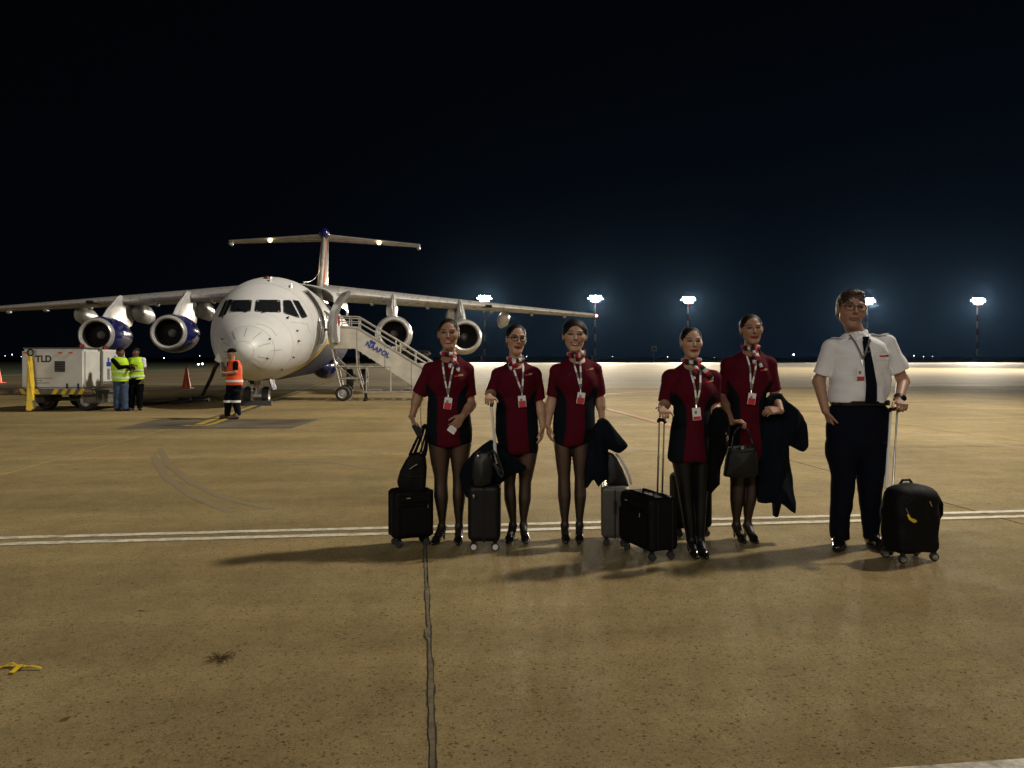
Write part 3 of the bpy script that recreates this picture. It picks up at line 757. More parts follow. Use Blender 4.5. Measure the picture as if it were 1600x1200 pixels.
# open door, and a dark patch on the skin painting the opening's shade
def skinpatch(name, y0, y1, p0, p1, m, off, n=14, parent=None, cut=None):
    vs = [surf(y0 + (y1 - y0) * i / n, R(p0 + (p1 - p0) * j / n), off) for j in range(n + 1) for i in range(n + 1)]
    fs = [(j * (n + 1) + i, j * (n + 1) + i + 1, (j + 1) * (n + 1) + i + 1, (j + 1) * (n + 1) + i) for j in range(n) for i in range(n)]
    return MB().add(vs, fs).build(name, m, parent or plane)
DY0, DY1, DP0, DP1 = 3.92, 4.84, -18, 47
dop = skinpatch('door_opening_shade', DY0, DY1, DP0, DP1, M['dark'], .004, parent=fus)
fr = [(DY0, DP0, DY0, DP1), (DY0, DP1, DY1, DP1), (DY1, DP1, DY1, DP0), (DY1, DP0, DY0, DP0)]
for a, p_, c, q_ in fr:
    P_ = [surf(a + (c - a) * k / 12, R(p_ + (q_ - p_) * k / 12), .002) for k in range(13)]
    MB().strip(P_, .06, .03, [surf(a + (c - a) * k / 12, R(p_ + (q_ - p_) * k / 12), .5) - P_[k] for k in range(13)]).build('door_surround', M['metal'], dop)
# the door swung forward on its hinge: curved panel, top leaning outboard
dr = empty('passenger_door', (surf(DY0, 0).x + .22, DY0 + .15, 0)); dr.parent = plane; al = R(163)
ed = Vector((math.sin(al), math.cos(al), 0)); nd = Vector((-math.cos(al), math.sin(al), 0))
def dpt(u, ph, t): # u along width, ph angle on the old section, t thickness inward
    s0 = surf(4.4, R(ph), -t); inn = surf(4.4, 0).x - s0.x
    return ed * u + nd * inn + Vector((0, 0, s0.z))
def dpanel(name, u0, u1, p0, p1, t0, t1, m, n=14, parent=dr):
    b = MB(); g = []
    for t in (t0, t1):
        g.append([[dpt(u0 + (u1 - u0) * i / 4, p0 + (p1 - p0) * j / n, t) for i in range(5)] for j in range(n + 1)])
    vs = [v for a in g for r_ in a for v in r_]; k0 = (n + 1) * 5; fs = []
    for j in range(n):
        for i in range(4):
            a = j * 5 + i; fs += [(a, a + 1, a + 6, a + 5), (k0 + a, k0 + a + 5, k0 + a + 6, k0 + a + 1)]
        for i in (0, 4): a = j * 5 + i; fs.append((a, a + 5, k0 + a + 5, k0 + a))
    for j in (0, n):
        for i in range(4): a = j * 5 + i; fs.append((a, a + 1, k0 + a + 1, k0 + a))
    return b.add(vs, fs).build(name, m, parent)
dsk = dpanel('door_skin', 0, .90, DP0 + 2, DP1 - 2, 0, .05, M['white_paint'])
dpanel('door_lining', .06, .84, DP0 + 5, DP1 - 5, .053, .12, M['grey_cowl'])
dpanel('door_seal', -.03, -.002, DP0 + 2, DP1 - 2, 0, .09, M['print_grey'])
dpanel('door_seal', .902, .93, DP0 + 2, DP1 - 2, 0, .09, M['print_grey'])
for k in range(7):
    ph = DP0 + 8 + k * 7.6; c_ = dpt(-.035, ph, .045); b = MB(); b.box(c_, (.03, .05, .06)); b.build('door_latch', M['black'], dsk)
b = MB(); b.box(dpt(.45, -6, .17), (.46, .12, .62), rot=Matrix.Rotation(-(math.pi / 2 - al) , 3, 'Z'), bev=.03); b.build('slide_pack', M['white_paint'], dr)
b = MB(); b.tube([(-.1, .1, 2.3), tuple(dpt(.3, 0, .12)), ], .035, 8); b.build('hinge_arm', M['metal'], dr)
b = MB(); b.tube([(-.1, .1, 2.9), tuple(dpt(.3, 12, .12))], .035, 8); b.build('hinge_arm', M['metal'], dr)
b = MB(); b.box(dpt(.86, 8, .16), (.05, .04, .3)); b.build('door_flag', M['red'], dr)
# cabin windows
for sgn in (0, 1):
    for k in range(24):
        y = 5.8 + k * .62; ph = 13.5 if sgn == 0 else 180 - 13.5
        if 9.6 < y < 9.9: continue
        vs_ = []
        for i in range(12):
            a = 2 * math.pi * i / 12; vs_.append(surf(y + .12 * math.cos(a), R(ph + (6 * math.sin(a)) * (1 if sgn == 0 else -1)), .006))
        MB().add(vs_, [tuple(range(12))]).build('cabin_window', M['glass'], fus, smooth=False)
# belly fairings: nose gear doors, main gear sponsons
for s_ in (-1, 1):
    b = MB(); b.lathe([(0, .03), (.3, .3), (.9, .5), (2.2, .58), (3.6, .5), (4.4, .3), (4.9, .03)], (s_ * 1.0, 11.3, 1.05), (0, 1, 0), n=24)
    b.build('gear_fairing', M['blue'], plane)
    b = MB(); b.prism([(s_ * .36, 1.85, .82), (s_ * .36, 2.85, .78), (s_ * .44, 2.8, .45), (s_ * .44, 2.0, .45)], (s_ * .03, 0, 0)); b.build('nose_gear_door', M['blue'], plane)
b = MB(); b.box((0, 2.4, .78), (.7, 1.2, .06)); b.build('wheel_bay', M['dark'], plane)
# landing gear
def wheel(r, w, name='wheel', hubm='hub'):
    b = MB(); b.lathe([(-w / 2, r * .60), (-w / 2, r * .88), (-w * .36, r * .98), (-w * .15, r), (w * .15, r), (w * .36, r * .98), (w / 2, r * .88), (w / 2, r * .60), (-w / 2, r * .60)], (0, 0, 0), (1, 0, 0), n=30)
    ty = b.build(name, M['rubber'])
    b = MB(); b.lathe([(-w * .42, .0), (-w * .42, r * .2), (-w * .25, r * .28), (-w * .22, r * .5), (-w * .46, r * .6), (w * .46, r * .6), (w * .22, r * .5), (w * .25, r * .28), (w * .42, r * .2), (w * .42, 0)], (0, 0, 0), (1, 0, 0), n=24)
    h = b.build('hub', M[hubm], ty); return ty
ng = empty('nose_gear', (-.02, 2.35, 0)); ng.parent = plane
b = MB(); b.tube([(0, 0, .9), (0, 0, .5)], .10, 14); b.tube([(0, 0, .52), (0, -.02, .27)], .06, 12); b.tube([(-.3, -.02, .27), (.3, -.02, .27)], .05, 10)
b.tube([(0, .05, .75), (0, .8, .9)], .04, 8); b.tube([(0, -.12, .62), (0, -.16, .45), (0, -.06, .3)], .03, 8); b.build('strut', M['white_paint'], ng)
for s_ in (-1, 1):
    w_ = wheel(.27, .19); w_.parent = ng; w_.location = (s_ * .25, -.02, .272)
for s_ in (-1, 1):
    b = MB(); b.tube([(s_ * .12, -.13, .56), (s_ * .12, -.17, .56)], [.055, .065], 14); b.build('taxi_lamp', M['chrome'], ng)
for s_ in (-1, 1):
    mg = empty('main_gear', (s_ * 2.35, 13.7, 0)); mg.parent = plane
    b = MB(); b.tube([(-s_ * .9, 0, 1.35), (0, 0, .42)], .11, 12); b.tube([(-s_ * .9, .5, 1.2), (-s_ * .1, .05, .6)], .06, 10); b.tube([(-.38, 0, .42), (.38, 0, .42)], .07, 10); b.build('strut', M['white_paint'], mg)
    for q_ in (-1, 1):
        w_ = wheel(.46, .30); w_.parent = mg; w_.location = (q_ * .30, 0, .463)
ch = empty('wheel_chock', AC(.0, 1.86), RZ, label='dark chock blocking the front of the nose wheels', cat='chock')
b = MB(); b.prism([(-.45, 0, 0), (-.45, .22, 0), (-.45, .16, .14), (-.45, .06, .14)], (.9, 0, 0)); b.build('block', M['rubber'], ch)

# wings
def airfoil(n=14, th=.14):
    up, lo = [], []
    for i in range(n + 1):
        x = .5 * (1 - math.cos(math.pi * i / n)); y = 5 * th * (.2969 * math.sqrt(x) - .126 * x - .3516 * x**2 + .2843 * x**3 - .1036 * x**4)
        up.append((x, y + .02 * x * (1 - x) * 4)); lo.append((x, -y * .85 + .01 * x))
    return up[::-1] + lo[1:]
def wing_sec(s, sg=1, root=1.2, tip=13.17):
    t = (abs(s) - root) / (tip - root); le = 9.35 + 3.7 * t; c = 4.3 * (1 - t) + 1.45 * t; z = 3.98 - .62 * t
    th = .15 - .03 * t
    return [Vector((s, le + c * x, z + c * y * th / .14)) for x, y in airfoil()], le, c, z
for sg in (1, -1):
    b = MB(); st = [sg * (1.2 + (13.17 - 1.2) * i / 12) for i in range(13)] + [sg * 13.3]
    secs = [wing_sec(s)[0] for s in st]; c_ = sum(secs[-1], Vector()) / len(secs[-1]); secs[-1] = [c_ + (v - c_) * .55 for v in secs[-1]]
    n = len(secs[0]); vs = [v for q in secs for v in q]
    fs = [(i * n + k, i * n + (k + 1) % n, (i + 1) * n + (k + 1) % n, (i + 1) * n + k) for i in range(len(secs) - 1) for k in range(n)] + [tuple(range(n)), tuple((len(secs) - 1) * n + k for k in range(n))]
    wg = b.add(vs, fs).build('wing', M['wing_metal'], plane)
    # brighter polished leading edge
    b = MB(); m_ = 15 ; idx = range(10, 19); vs = []
    st2 = [sg * (1.85 + 11.2 * i / 24) for i in range(25)]
    for s in st2:
        P_, le, c, z = wing_sec(s); ctr = Vector((s, le + c * .25, z))
        vs += [P_[k] + (P_[k] - ctr).normalized() * .006 for k in idx]
    nn = len(list(idx)); fs = [(i * nn + k, i * nn + k + 1, (i + 1) * nn + k + 1, (i + 1) * nn + k) for i in range(24) for k in range(nn - 1)]
    b.add(vs, fs).build('leading_edge', M['lip'], wg)
    for s in (3.1, 5.4, 8.2, 10.1, 11.7):   # small hinge and flap track fittings under the wing
        P_, le, c, z = wing_sec(sg * s); b = MB(); b.lathe([(0, .01), (.1, .06), (.3, .07), (.5, .02)], (sg * s, le + c * .12, z - .06 * c - .04), (0, 1, 0), n=10); b.build('vortex_fitting', M['white_paint'], wg)
    for s, ln, rr in ((3.9, 3.0, .34), (6.55, 2.9, .34), (8.95, 2.6, .30)):
        P_, le, c, z = wing_sec(sg * s)
        b = MB(); prof = [(0, .02), (.12, .35), (.35, .8), (.8, 1), (ln * .7, .9), (ln * .9, .5), (ln, .03)]
        b.lathe([(t, r_ * rr) for t, r_ in prof], (sg * s, le + c * .30, z - .34), (0, 1, -.05), n=20)
        for k in range(len(b.v)):
            v = b.v[k]; b.v[k] = (sg * s + (v[0] - sg * s) * .75, v[1], z - .34 + (v[2] - (z - .34)) * 1.25)
        b.build('flap_track_fairing', M['white_paint'], wg)
    b = MB(); P_, le, c, z = wing_sec(sg * 13.2); b.lathe([(-.05, .01), (0, .05), (.1, .06), (.2, .01)], (sg * 13.25, le + .1, z), (0, 1, 0), n=10)
    b.build('nav_light', M['navlamp'] if sg == 1 else M['clearglass'], wg)
    b = MB(); P_, le, c, z = wing_sec(sg * 7.9); b.box((sg * 7.9, le + .03, z - .01), (.5, .08, .13), bev=.02); b.build('landing_light', M['clearglass'], wg)
# wing root fairing on the crown
b = MB(); vs = []; yy = [8.3 + i * .5 for i in range(16)]
for y in yy:
    t = (y - 8.3) / 7.5; e = math.sin(math.pi * min(max(t, 0), 1)) ** .6
    for k in range(17):
        a = R(180 * k / 16); vs.append(Vector(((1.75 + .25 * e) * math.cos(a), y, 3.55 + (.62 + .22 * e) * math.sin(a) ** .8 if 0 < k < 16 else 3.4)))
b.add(vs, [(i * 17 + k, i * 17 + k + 1, (i + 1) * 17 + k + 1, (i + 1) * 17 + k) for i in range(15) for k in range(16)]); b.build('wing_root_fairing', M['white_paint'], plane)

# engines
def engine(s, y0, z0, cowl):
    e = empty('engine', (s, y0, z0)); e.parent = plane
    prof = [(2.75, .44), (2.4, .54), (1.9, .64), (1.3, .70), (.8, .71), (.4, .68), (.16, .635)]
    b = MB(); b.lathe(prof, (0, 0, 0), (0, 1, 0), n=48); cw = b.build('cowl', M[cowl], e)
    b = MB(); b.lathe([(.17, .637), (.08, .61), (.02, .575), (-.005, .545), (.01, .515), (.06, .49), (.13, .475)], (0, 0, 0), (0, 1, 0), n=48); b.build('inlet_lip', M['lip'], e)
    b = MB(); b.lathe([(.13, .475), (.4, .48), (.75, .50), (.76, .0)], (0, 0, 0), (0, 1, 0), n=40); b.build('inlet_duct', M['dark'], e)
    b = MB(); b.lathe([(.40, .005), (.43, .05), (.52, .11), (.62, .15), (.64, .0)], (0, 0, 0), (0, 1, 0), n=24); b.build('spinner', M['metal'], e)
    fn = MB()
    for k in range(20):
        a = 2 * math.pi * k / 20; r_ = Matrix.Rotation(a, 3, 'Y')
        fn.add([r_ @ Vector(v) for v in ((-.02, .60, .13), (.03, .68, .13), (.075, .70, .49), (-.045, .62, .49))], [(0, 1, 2, 3)])
    fn.build('fan', mat('fan_blade' if 'fan_blade' not in bpy.data.materials else 'fan_blade2', (.10, .10, .10), .4, .7), e)
    b = MB(); b.lathe([(2.7, .40), (2.9, .34), (3.3, .24), (3.3, 0)], (0, 0, 0), (0, 1, 0), n=24); b.build('exhaust', M['metal'], e)
    for a in (-1, 1):
        b = MB(); b.box((a * .715, .9, .1), (.03, .22, .10), bev=.01); b.build('cowl_latch', M['metal'], cw)
    # pylon, from the cowl up to the wing
    P_, le, c, z = wing_sec(s); zt = z - z0
    b = MB(); ctr = [(.45, .60, .02), (.75, .66, .10), (1.3, .70, .13), (2.2, .62, .13), (3.3, .5, .10), (3.9, .6, .03)]; vs = []
    tops = [(.95, .74), (le - y0 - .35, zt - .0), (le - y0 + .05, zt + .16), (le - y0 + .9, zt + .1), (le - y0 + 1.8, zt), (le - y0 + 2.3, zt - .05)]
    for (y, zb, w), (yt, ztt) in zip(ctr, tops):
        vs += [(-w, y, zb - .12), (-w * .85, (y + yt) / 2, (zb + ztt) / 2), (-w * .5, yt, ztt), (0, yt - .04, ztt + .04), (w * .5, yt, ztt), (w * .85, (y + yt) / 2, (zb + ztt) / 2), (w, y, zb - .12)]
    fs = [(i * 7 + k, i * 7 + k + 1, (i + 1) * 7 + k + 1, (i + 1) * 7 + k) for i in range(5) for k in range(6)] + [tuple(range(7)), tuple(35 + k for k in range(7))]
    b.add(vs, fs).build('pylon', M['white_paint'], e, angle=60)
    return e
engine(-3.98, 7.5, 2.30, 'blue'); engine(-6.75, 8.5, 2.24, 'blue'); engine(3.98, 7.5, 2.30, 'grey_cowl'); engine(6.75, 8.5, 2.24, 'grey_cowl')

# fin and tailplane
def taper(name, secs, m, parent=plane):
    n = len(secs[0]); vs = [v for q in secs for v in q]
    fs = [(i * n + k, i * n + (k + 1) % n, (i + 1) * n + (k + 1) % n, (i + 1) * n + k) for i in range(len(secs) - 1) for k in range(n)] + [tuple(range(n)), tuple((len(secs) - 1) * n + k for k in range(n))]
    return MB().add(vs, fs).build(name, m, parent)
def finm():
    m = mat('fin_livery', (.012, .018, .15), .22, coat=.4); t = m.node_tree; L = t.links.new; N = t.nodes.new
    c = N('ShaderNodeTexCoord'); s = N('ShaderNodeSeparateXYZ'); L(c.outputs['Object'], s.inputs[0])
    def ma(op, u, v):
        q = N('ShaderNodeMath'); q.operation = op
        for i, x in enumerate((u, v)):
            if isinstance(x, (int, float)): q.inputs[i].default_value = x
            else: L(x, q.inputs[i])
        return q.outputs[0]
    tz = ma('DIVIDE', ma('SUBTRACT', s.outputs['Z'], 3.8), 4.6)
    fr_ = ma('DIVIDE', ma('SUBTRACT', s.outputs['Y'], ma('ADD', ma('MULTIPLY', tz, 3.8), 19.8)), ma('ADD', ma('MULTIPLY', tz, -3.0), 6.2))
    n = N('ShaderNodeTexNoise'); n.inputs['Scale'].default_value = .8; L(c.outputs['Object'], n.inputs['Vector'])
    a = N('ShaderNodeMath'); a.operation = 'MULTIPLY_ADD'; a.inputs[1].default_value = .16; L(n.outputs[0], a.inputs[0]); L(ma('SUBTRACT', fr_, .08), a.inputs[2])
    r = N('ShaderNodeValToRGB'); r.color_ramp.interpolation = 'CONSTANT'; L(a.outputs[0], r.inputs[0]); el = r.color_ramp.elements
    el[0].position = 0; el[0].color = (.40, .39, .37, 1); el[1].position = .07; el[1].color = (.60, .17, .02, 1)
    for p_, cc in ((.15, (.5, .46, .42, 1)), (.20, (.012, .018, .15, 1)), (.42, (.7, .36, .04, 1)), (.50, (.012, .018, .15, 1)), (.8, (.012, .018, .15, 1))): x = el.new(p_); x.color = cc
    L(r.outputs[0], t.nodes['Principled BSDF'].inputs['Base Color']); return m
def finsec(z):
    t = (z - 3.8) / (8.4 - 3.8); le = 19.8 + 3.8 * t; c = 6.2 * (1 - t) + 3.2 * t
    return [Vector((y * c * (1.0 if c < 4 else .95), le + c * x, z)) for x, y in [(a, b_ if i <= 14 else b_) for i, (a, b_) in enumerate([(x_, y_) for x_, y_ in symfoil])]]
symfoil = []
for i in range(15):
    x = .5 * (1 + math.cos(math.pi * i / 14)); symfoil.append((x, 5 * .105 * (.2969 * math.sqrt(x) - .126 * x - .3516 * x**2 + .2843 * x**3 - .1036 * x**4)))
symfoil += [(x, -y) for x, y in symfoil[-2:0:-1]]
fin = taper('fin', [finsec(3.8 + 4.6 * i / 8) for i in range(9)], finm())
b = MB(); vs = []; nn = 7
for i in range(13):
    z = 3.95 + 4.35 * i / 12; S_ = finsec(z); ctr = Vector((0, S_[14].y + 1.2, z)); vs += [S_[14 + k] + (S_[14 + k] - ctr).normalized() * .008 for k in range(-2, 3)]
b.add(vs, [(i * 5 + k, i * 5 + k + 1, (i + 1) * 5 + k + 1, (i + 1) * 5 + k) for i in range(12) for k in range(4)]); b.build('leading_edge', M['metal'], fin)
def tpsec(s):
    t = abs(s) / 5.55; le = 23.5 + 1.9 * t; c = 2.6 * (1 - t) + 1.35 * t; z = 8.42 - .16 * t
    return [Vector((s, le + c * x, z + c * y * .9)) for x, y in symfoil]
tp = taper('tailplane', [tpsec(-5.55 + 11.1 * i / 12) for i in range(13)], M['white_paint'])
b = MB(); b.lathe([(0, .02), (.08, .16), (.3, .28), (.9, .34), (1.8, .3), (2.6, .18), (3.3, .03)], (0, 23.1, 8.55), (0, 1, 0), n=24); b.build('fin_bullet', M['blue'], plane)
for s_ in (-1, 1):
    b = MB(); b.lathe([(0, .02), (.1, .10), (.5, .12), (.9, .03)], (s_ * 5.45, 25.2, 8.08), (0, 1, 0), n=12); b.build('balance_horn', M['white_paint'], tp)
    b = MB(); b.lathe([(-.14, .01), (-.1, .10), (0, .13), (.06, .10), (.08, .01)], (s_ * 3.1, 24.6, 8.2), (0, 1, 0), n=14); b.build('logo_light', M['logolamp'], tp)
lamp('logo_lamp', 'SPOT', AW @ Vector((3.1, 24.7, 8.0)), 35, (1, .75, .45), .1, target=AW @ Vector((0, 23.5, 6.0)), spot_size=R(70), spot_blend=.5)
lamp('logo_lamp', 'SPOT', AW @ Vector((-3.1, 24.7, 8.0)), 35, (1, .75, .45), .1, target=AW @ Vector((0, 23.5, 6.0)), spot_size=R(70), spot_blend=.5)

# ================================================================== STAIRS at the front door (x = away from the fuselage, y = aft)
def splitbar(name, bars, m, parent, n=8):
    for a, b_, r in bars: bb_ = MB(); bb_.tube([a, b_], r, n); bb_.build(name, m, parent)
st = empty('passenger_stairs', AC(1.95, 3.9), RZ, label='pale metal boarding stairs with railings and blue lettering at the open front door', cat='boarding stairs')
WD = 1.25
def sidepanel(y, name='side_panel'):
    b = MB(); b.prism([(-.02, y, 1.70), (.80, y, 1.70), (2.78, y, .40), (3.05, y, .24), (3.28, y, .24), (3.28, y, .80), (2.95, y, 1.10), (.88, y, 2.38), (-.02, y, 2.42)], (0, .035, 0))
    o = b.build(name, M['stairpaint'], st, smooth=False)
    b = MB(); b.strip([(-.02, y - .004, 2.42), (.88, y - .004, 2.38), (2.95, y - .004, 1.10), (3.28, y - .004, .80)], .05, .012, (0, -1, 0)); b.build('panel_edge', M['steel'], o)
    for x in (.86, 1.75, 2.6):
        z1 = 2.38 - (x - .88) * .618 if x > .88 else 2.38; z0 = 1.70 - max(x - .80, 0) * .657
        b = MB(); b.box((x, y - .004, (z0 + z1) / 2), (.012, .008, z1 - z0 - .06)); b.build('panel_seam', M['print_grey'], o)
    return o
sp = sidepanel(0); sidepanel(WD)
b = MB(); b.box((.40, WD / 2 + .02, 1.80), (.84, WD - .05, .05)); b.build('platform', M['metal'], st)
for k in range(11):
    b = MB(); b.box((.92 + k * .215, WD / 2 + .02, 1.68 - k * .148), (.235, WD - .05, .03)); b.build('step', M['metal'], st)
for y in (0.017, WD + .017):
    top = [(.02, y, 2.72), (.30, y, 2.74), (.93, y, 2.72), (2.1, y, 2.02), (3.3, y, 1.27)]
    b = MB(); b.tube(top, .022, 8); b.build('handrail', M['steel'], st)
    b = MB(); b.tube([(.02, y, 2.58), (.9, y, 2.56), (2.1, y, 1.84), (3.3, y, 1.10)], .016, 8); b.build('midrail', M['steel'], st)
    splitbar('rail_post', [((x, y, z0), (x, y, z1), .018) for x, z0, z1 in ((.03, 2.4, 2.72), (.30, 2.4, 2.74), (.62, 2.4, 2.73), (.92, 2.3, 2.72), (1.5, 2.0, 2.36), (2.1, 1.6, 2.02), (2.24, 1.5, 1.93), (2.75, 1.2, 1.61), (3.2, .85, 1.32))], M['steel'], st)
    yy = y
    splitbar('frame_bar', [((.06, yy, 1.7), (.34, yy, .42), .028), ((.34, yy, .42), (.44, yy, .16), .028), ((.84, yy, 1.7), (.86, yy, 1.05), .026), ((.86, yy, 1.05), (1.08, yy, .30), .026),
                           ((.18, yy, 1.12), (1.92, yy, 1.10), .024), ((.30, yy, .72), (.98, yy, .74), .024), ((1.92, yy, 1.1), (1.92, yy, .28), .024), ((2.64, yy, .55), (2.64, yy, .28), .024),
                           ((1.1, yy, .28), (3.1, yy, .28), .026), ((1.15, yy, 1.1), (1.15, yy, .3), .02)], M['steel'], st)
splitbar('cross_tie', [((.44, 0, .26), (.44, WD, .26), .03), ((1.1, 0, .28), (1.1, WD, .28), .026), ((1.92, 0, 1.1), (1.92, WD, 1.1), .024), ((3.1, 0, .28), (3.1, WD, .28), .026), ((.3, 0, 1.1), (.95, WD, .5), .02)], M['steel'], st)
for y in (.0, WD):
    w_ = wheel(.245, .17); w_.parent = st; w_.location = (.42, y, .247); w_.rotation_euler = (0, 0, R(78))
for y in (.05, WD - .05):
    b = MB(); b.tube([(1.12, y, .55), (1.12, y, .04)], .03, 8); b.tube([(1.12, y, .04), (1.12, y, 0)], .07, 12); b.build('jack_leg', M['black'], st)
tx = text('lettering', 'NAABOL', .215, M['print_blue'], sp, (1.52, -.012, 1.66), (R(90), R(29), 0), bold=.008)
b = MB(); b.box((1.36, -.009, 1.90), (.20, .006, .09), rot=Matrix.Rotation(R(30), 3, 'Y')); b.build('emblem', M['print_blue'], sp)
b = MB(); b.prism([(1.80, -.006, 1.72), (1.98, -.006, 1.75), (2.04, -.006, 1.80), (1.92, -.006, 1.78)], (0, -.006, 0)); b.build('plane_logo', M['print_blue'], sp)
b = MB(); b.prism([(1.89, -.006, 1.75), (1.92, -.006, 1.85), (1.96, -.006, 1.77)], (0, -.006, 0)); b.build('plane_logo_wing', M['print_blue'], sp)

# ================================================================== GROUND POWER UNIT
gp = empty('ground_power_unit', GX(114, 642.5), R(-3), label='white wheeled generator cart marked TLD with raised yellow tow bar', cat='generator cart')
def pt_(n, c, s_, m, bev=.02, par=gp, rot=None): b = MB(); b.box(c, s_, bev=bev, rot=rot); return b.build(n, M[m], par)
cb = pt_('cabinet', (-.50, .29, 1.10), (1.72, .74, 1.06), 'gpu_white', .06)
pt_('cabinet_lid', (-.50, .30, 1.645), (1.66, .7, .035), 'gpu_grey', .01)
rc = pt_('rear_cabinet', (-.26, 1.28, 1.16), (1.24, 1.15, .92), 'gpu_white', .05)
pt_('corner_post', (.345, .66, 1.12), (.06, .10, 1.0), 'gpu_grey', .01)
dk = pt_('deck', (-.42, .95, .50), (2.05, 2.2, .10), 'gpu_grey', .02)
pt_('rear_skirt', (.30, 1.15, .36), (.50, 1.7, .36), 'gpu_grey', .02)
pt_('front_skirt', (-1.12, .5, .34), (.50, .8, .26), 'gpu_grey', .03)
pt_('front_skirt', (.42, .3, .36), (.40, .5, .30), 'gpu_grey', .03)
bu = pt_('bumper', (-.42, -.17, .52), (2.1, .05, .15), 'gpu_grey', .01)
for k, x in enumerate((-1.14, -.78, -.36, -.12, .10, .34)):
    sl = .09 if k > 1 else -.09
    b = MB(); b.prism([(x - .09, -.199, .45), (x + .03, -.199, .45), (x + .03 + sl, -.199, .59), (x - .09 + sl, -.199, .59)], (0, -.006, 0)); b.build('hazard_stripe', M['yellow'], bu, smooth=False)
for x in (-1.36, .50, .60): pt_('marker_light', (x, -.205, .53), (.08, .02, .04), 'amberlens', .005, bu)
for x in (-1.28, -.33, -.06): pt_('marker_light', (x + .05, -.085, 1.53), (.12, .02, .04), 'amberlens', .005, cb)
lv = pt_('louvre', (-.30, -.085, 1.17), (.28, .02, .28), 'black', .005, cb)
for k in range(6): pt_('louvre_slat', (-.30, -.10, 1.06 + k * .045), (.25, .012, .016), 'gpu_grey', 0, lv)
text('lettering', 'TLD', .235, M['print_black'], cb, (-.74, -.080, 1.36), (R(90), 0, 0), bold=.008)
for r_, wd in ((0, .42), (1, .16), (2, .36)):
    x = -.95 + (.0 if r_ else 0); k = 0
    while x < -.95 + wd:
        w_ = rnd.uniform(.02, .05); pt_('stencil_mark', (x + .02, -.079, .86 - r_ * .06), (w_, .004, .028), 'print_grey', 0, cb); x += w_ + .016
for k in range(5): pt_('logo_mark', (-.36 + k * .045, .70, 1.3), (.03, .01, .1 + .05 * (k % 2)), 'print_blue', 0, rc)
b = MB(); b.box((.363, 1.15, 1.22), (.006, .50, .12)); b.box((.363, 1.0, 1.33), (.006, .08, .14)); b.box((.363, 1.3, 1.36), (.006, .07, .18)); b.build('side_logo', M['print_blue'], rc)
for y, z in ((1.0, .95), (1.5, .9)): pt_('grime', (.363, y, z), (.005, .12, .3), 'print_grey', 0, rc)
for x, y in ((-.02, .4), (.15, 1.2)):
    b = MB(); b.lathe([(0, .07), (.03, .075), (.09, .06), (.12, .02)], (x, y, 1.66 if y < 1 else 1.62), (0, 0, 1), n=16); b.build('beacon', M['redlens'], gp)
for x in (-1.14, -.10, .20):
    pt_('door_catch', (x, -.09, .66), (.04, .04, .14), 'black', .01, cb)
for x, y in ((-1.05, .55), (.25, .25), (-.95, 1.8), (.3, 1.8)):
    w_ = wheel(.285, .19); w_.parent = gp; w_.location = (x, y, .285); w_.rotation_euler = (0, 0, R(82 if y < 1 else 90) - R(0))
b = MB(); b.tube([(-1.05, .5, .30), (.3, .3, .30)], .05, 8); b.build('axle', M['gpu_grey'], gp)
b = MB(); b.prism([(-1.03, -.34, .05), (-.94, -.32, .03), (-.88, -.30, .08), (-.92, -.24, .75), (-1.00, -.22, 1.44), (-1.06, -.22, 1.44), (-1.08, -.24, .9)], (0, .07, 0)); tb = b.build('tow_bar', M['yellow'], gp, smooth=False)
b = MB(); ringp = [(-1.03 + .075 * math.cos(2 * math.pi * k / 16), -.17, 1.53 + .085 * math.sin(2 * math.pi * k / 16)) for k in range(17)]; b.tube(ringp, .02, 8); b.build('tow_eye', M['black'], tb)
pt_('tow_bar_rib', (-.955, -.26, .72), (.03, .05, 1.15), 'yellow', .01, tb, rot=Matrix.Rotation(R(-7), 3, 'Y'))
pt_('tow_hinge', (-.93, -.24, .20), (.14, .1, .2), 'gpu_grey', .02, tb)

# power cable from the cart to the socket beside the nose
pts = []
key = [GX(196, 641), GX(212, 633), GX(240, 633), GX(262, 631), GX(285, 631), GX(302, 627), GX(316, 619)]
pts = [Vector((p.x, p.y, .035)) for p in key]
Yc = 24.2
pts += [PX(322, 606, Yc - .6), PX(330, 590, Yc - 1.4), PX(336, 575, Yc - 2.2), PX(343, 563, Yc - 2.7)]
def smoothpath(P, n=8):
    out = []
    for i in range(len(P) - 1):
        p0, p1, p2, p3 = P[max(i - 1, 0)], P[i], P[i + 1], P[min(i + 2, len(P) - 1)]
        for k in range(n):
            t = k / n; out.append(.5 * ((2 * p1) + (p2 - p0) * t + (2 * p0 - 5 * p1 + 4 * p2 - p3) * t * t + (-p0 + 3 * p1 - 3 * p2 + p3) * t ** 3))
    return out + [P[-1]]
cbE = empty('power_cable', key[0], label='thick black ground power cable drooping from beside the aircraft nose to the generator cart', cat='cable')
b = MB(); b.tube(smoothpath(pts), .055, 8); b.build('cable', M['rubber'], cbE, off=key[0])
b = MB(); c0 = GX(303, 629); b.tube([c0 + Vector((.42 * math.cos(a * .45), .5 * math.sin(a * .45), .05 + .004 * a)) for a in range(26)], .036, 8); b.build('cable_loop', M['rubber'], cbE, off=key[0])
b = MB(); b.box(PX(345.5, 560, Yc - 2.75), (.26, .16, .24), rot=Matrix.Rotation(R(25), 3, 'Y'), bev=.02); b.build('plug_flap', M['white_paint'], cbE, off=key[0])
b = MB(); p = PX(350, 577, 21.4); b.box(p, (.02, .5, .42)); b.box(p + Vector((.15, 0, -.05)), (.2, .03, .4)); o = b.build('socket_door', M['grey_cowl'], plane); o.matrix_parent_inverse = AWI

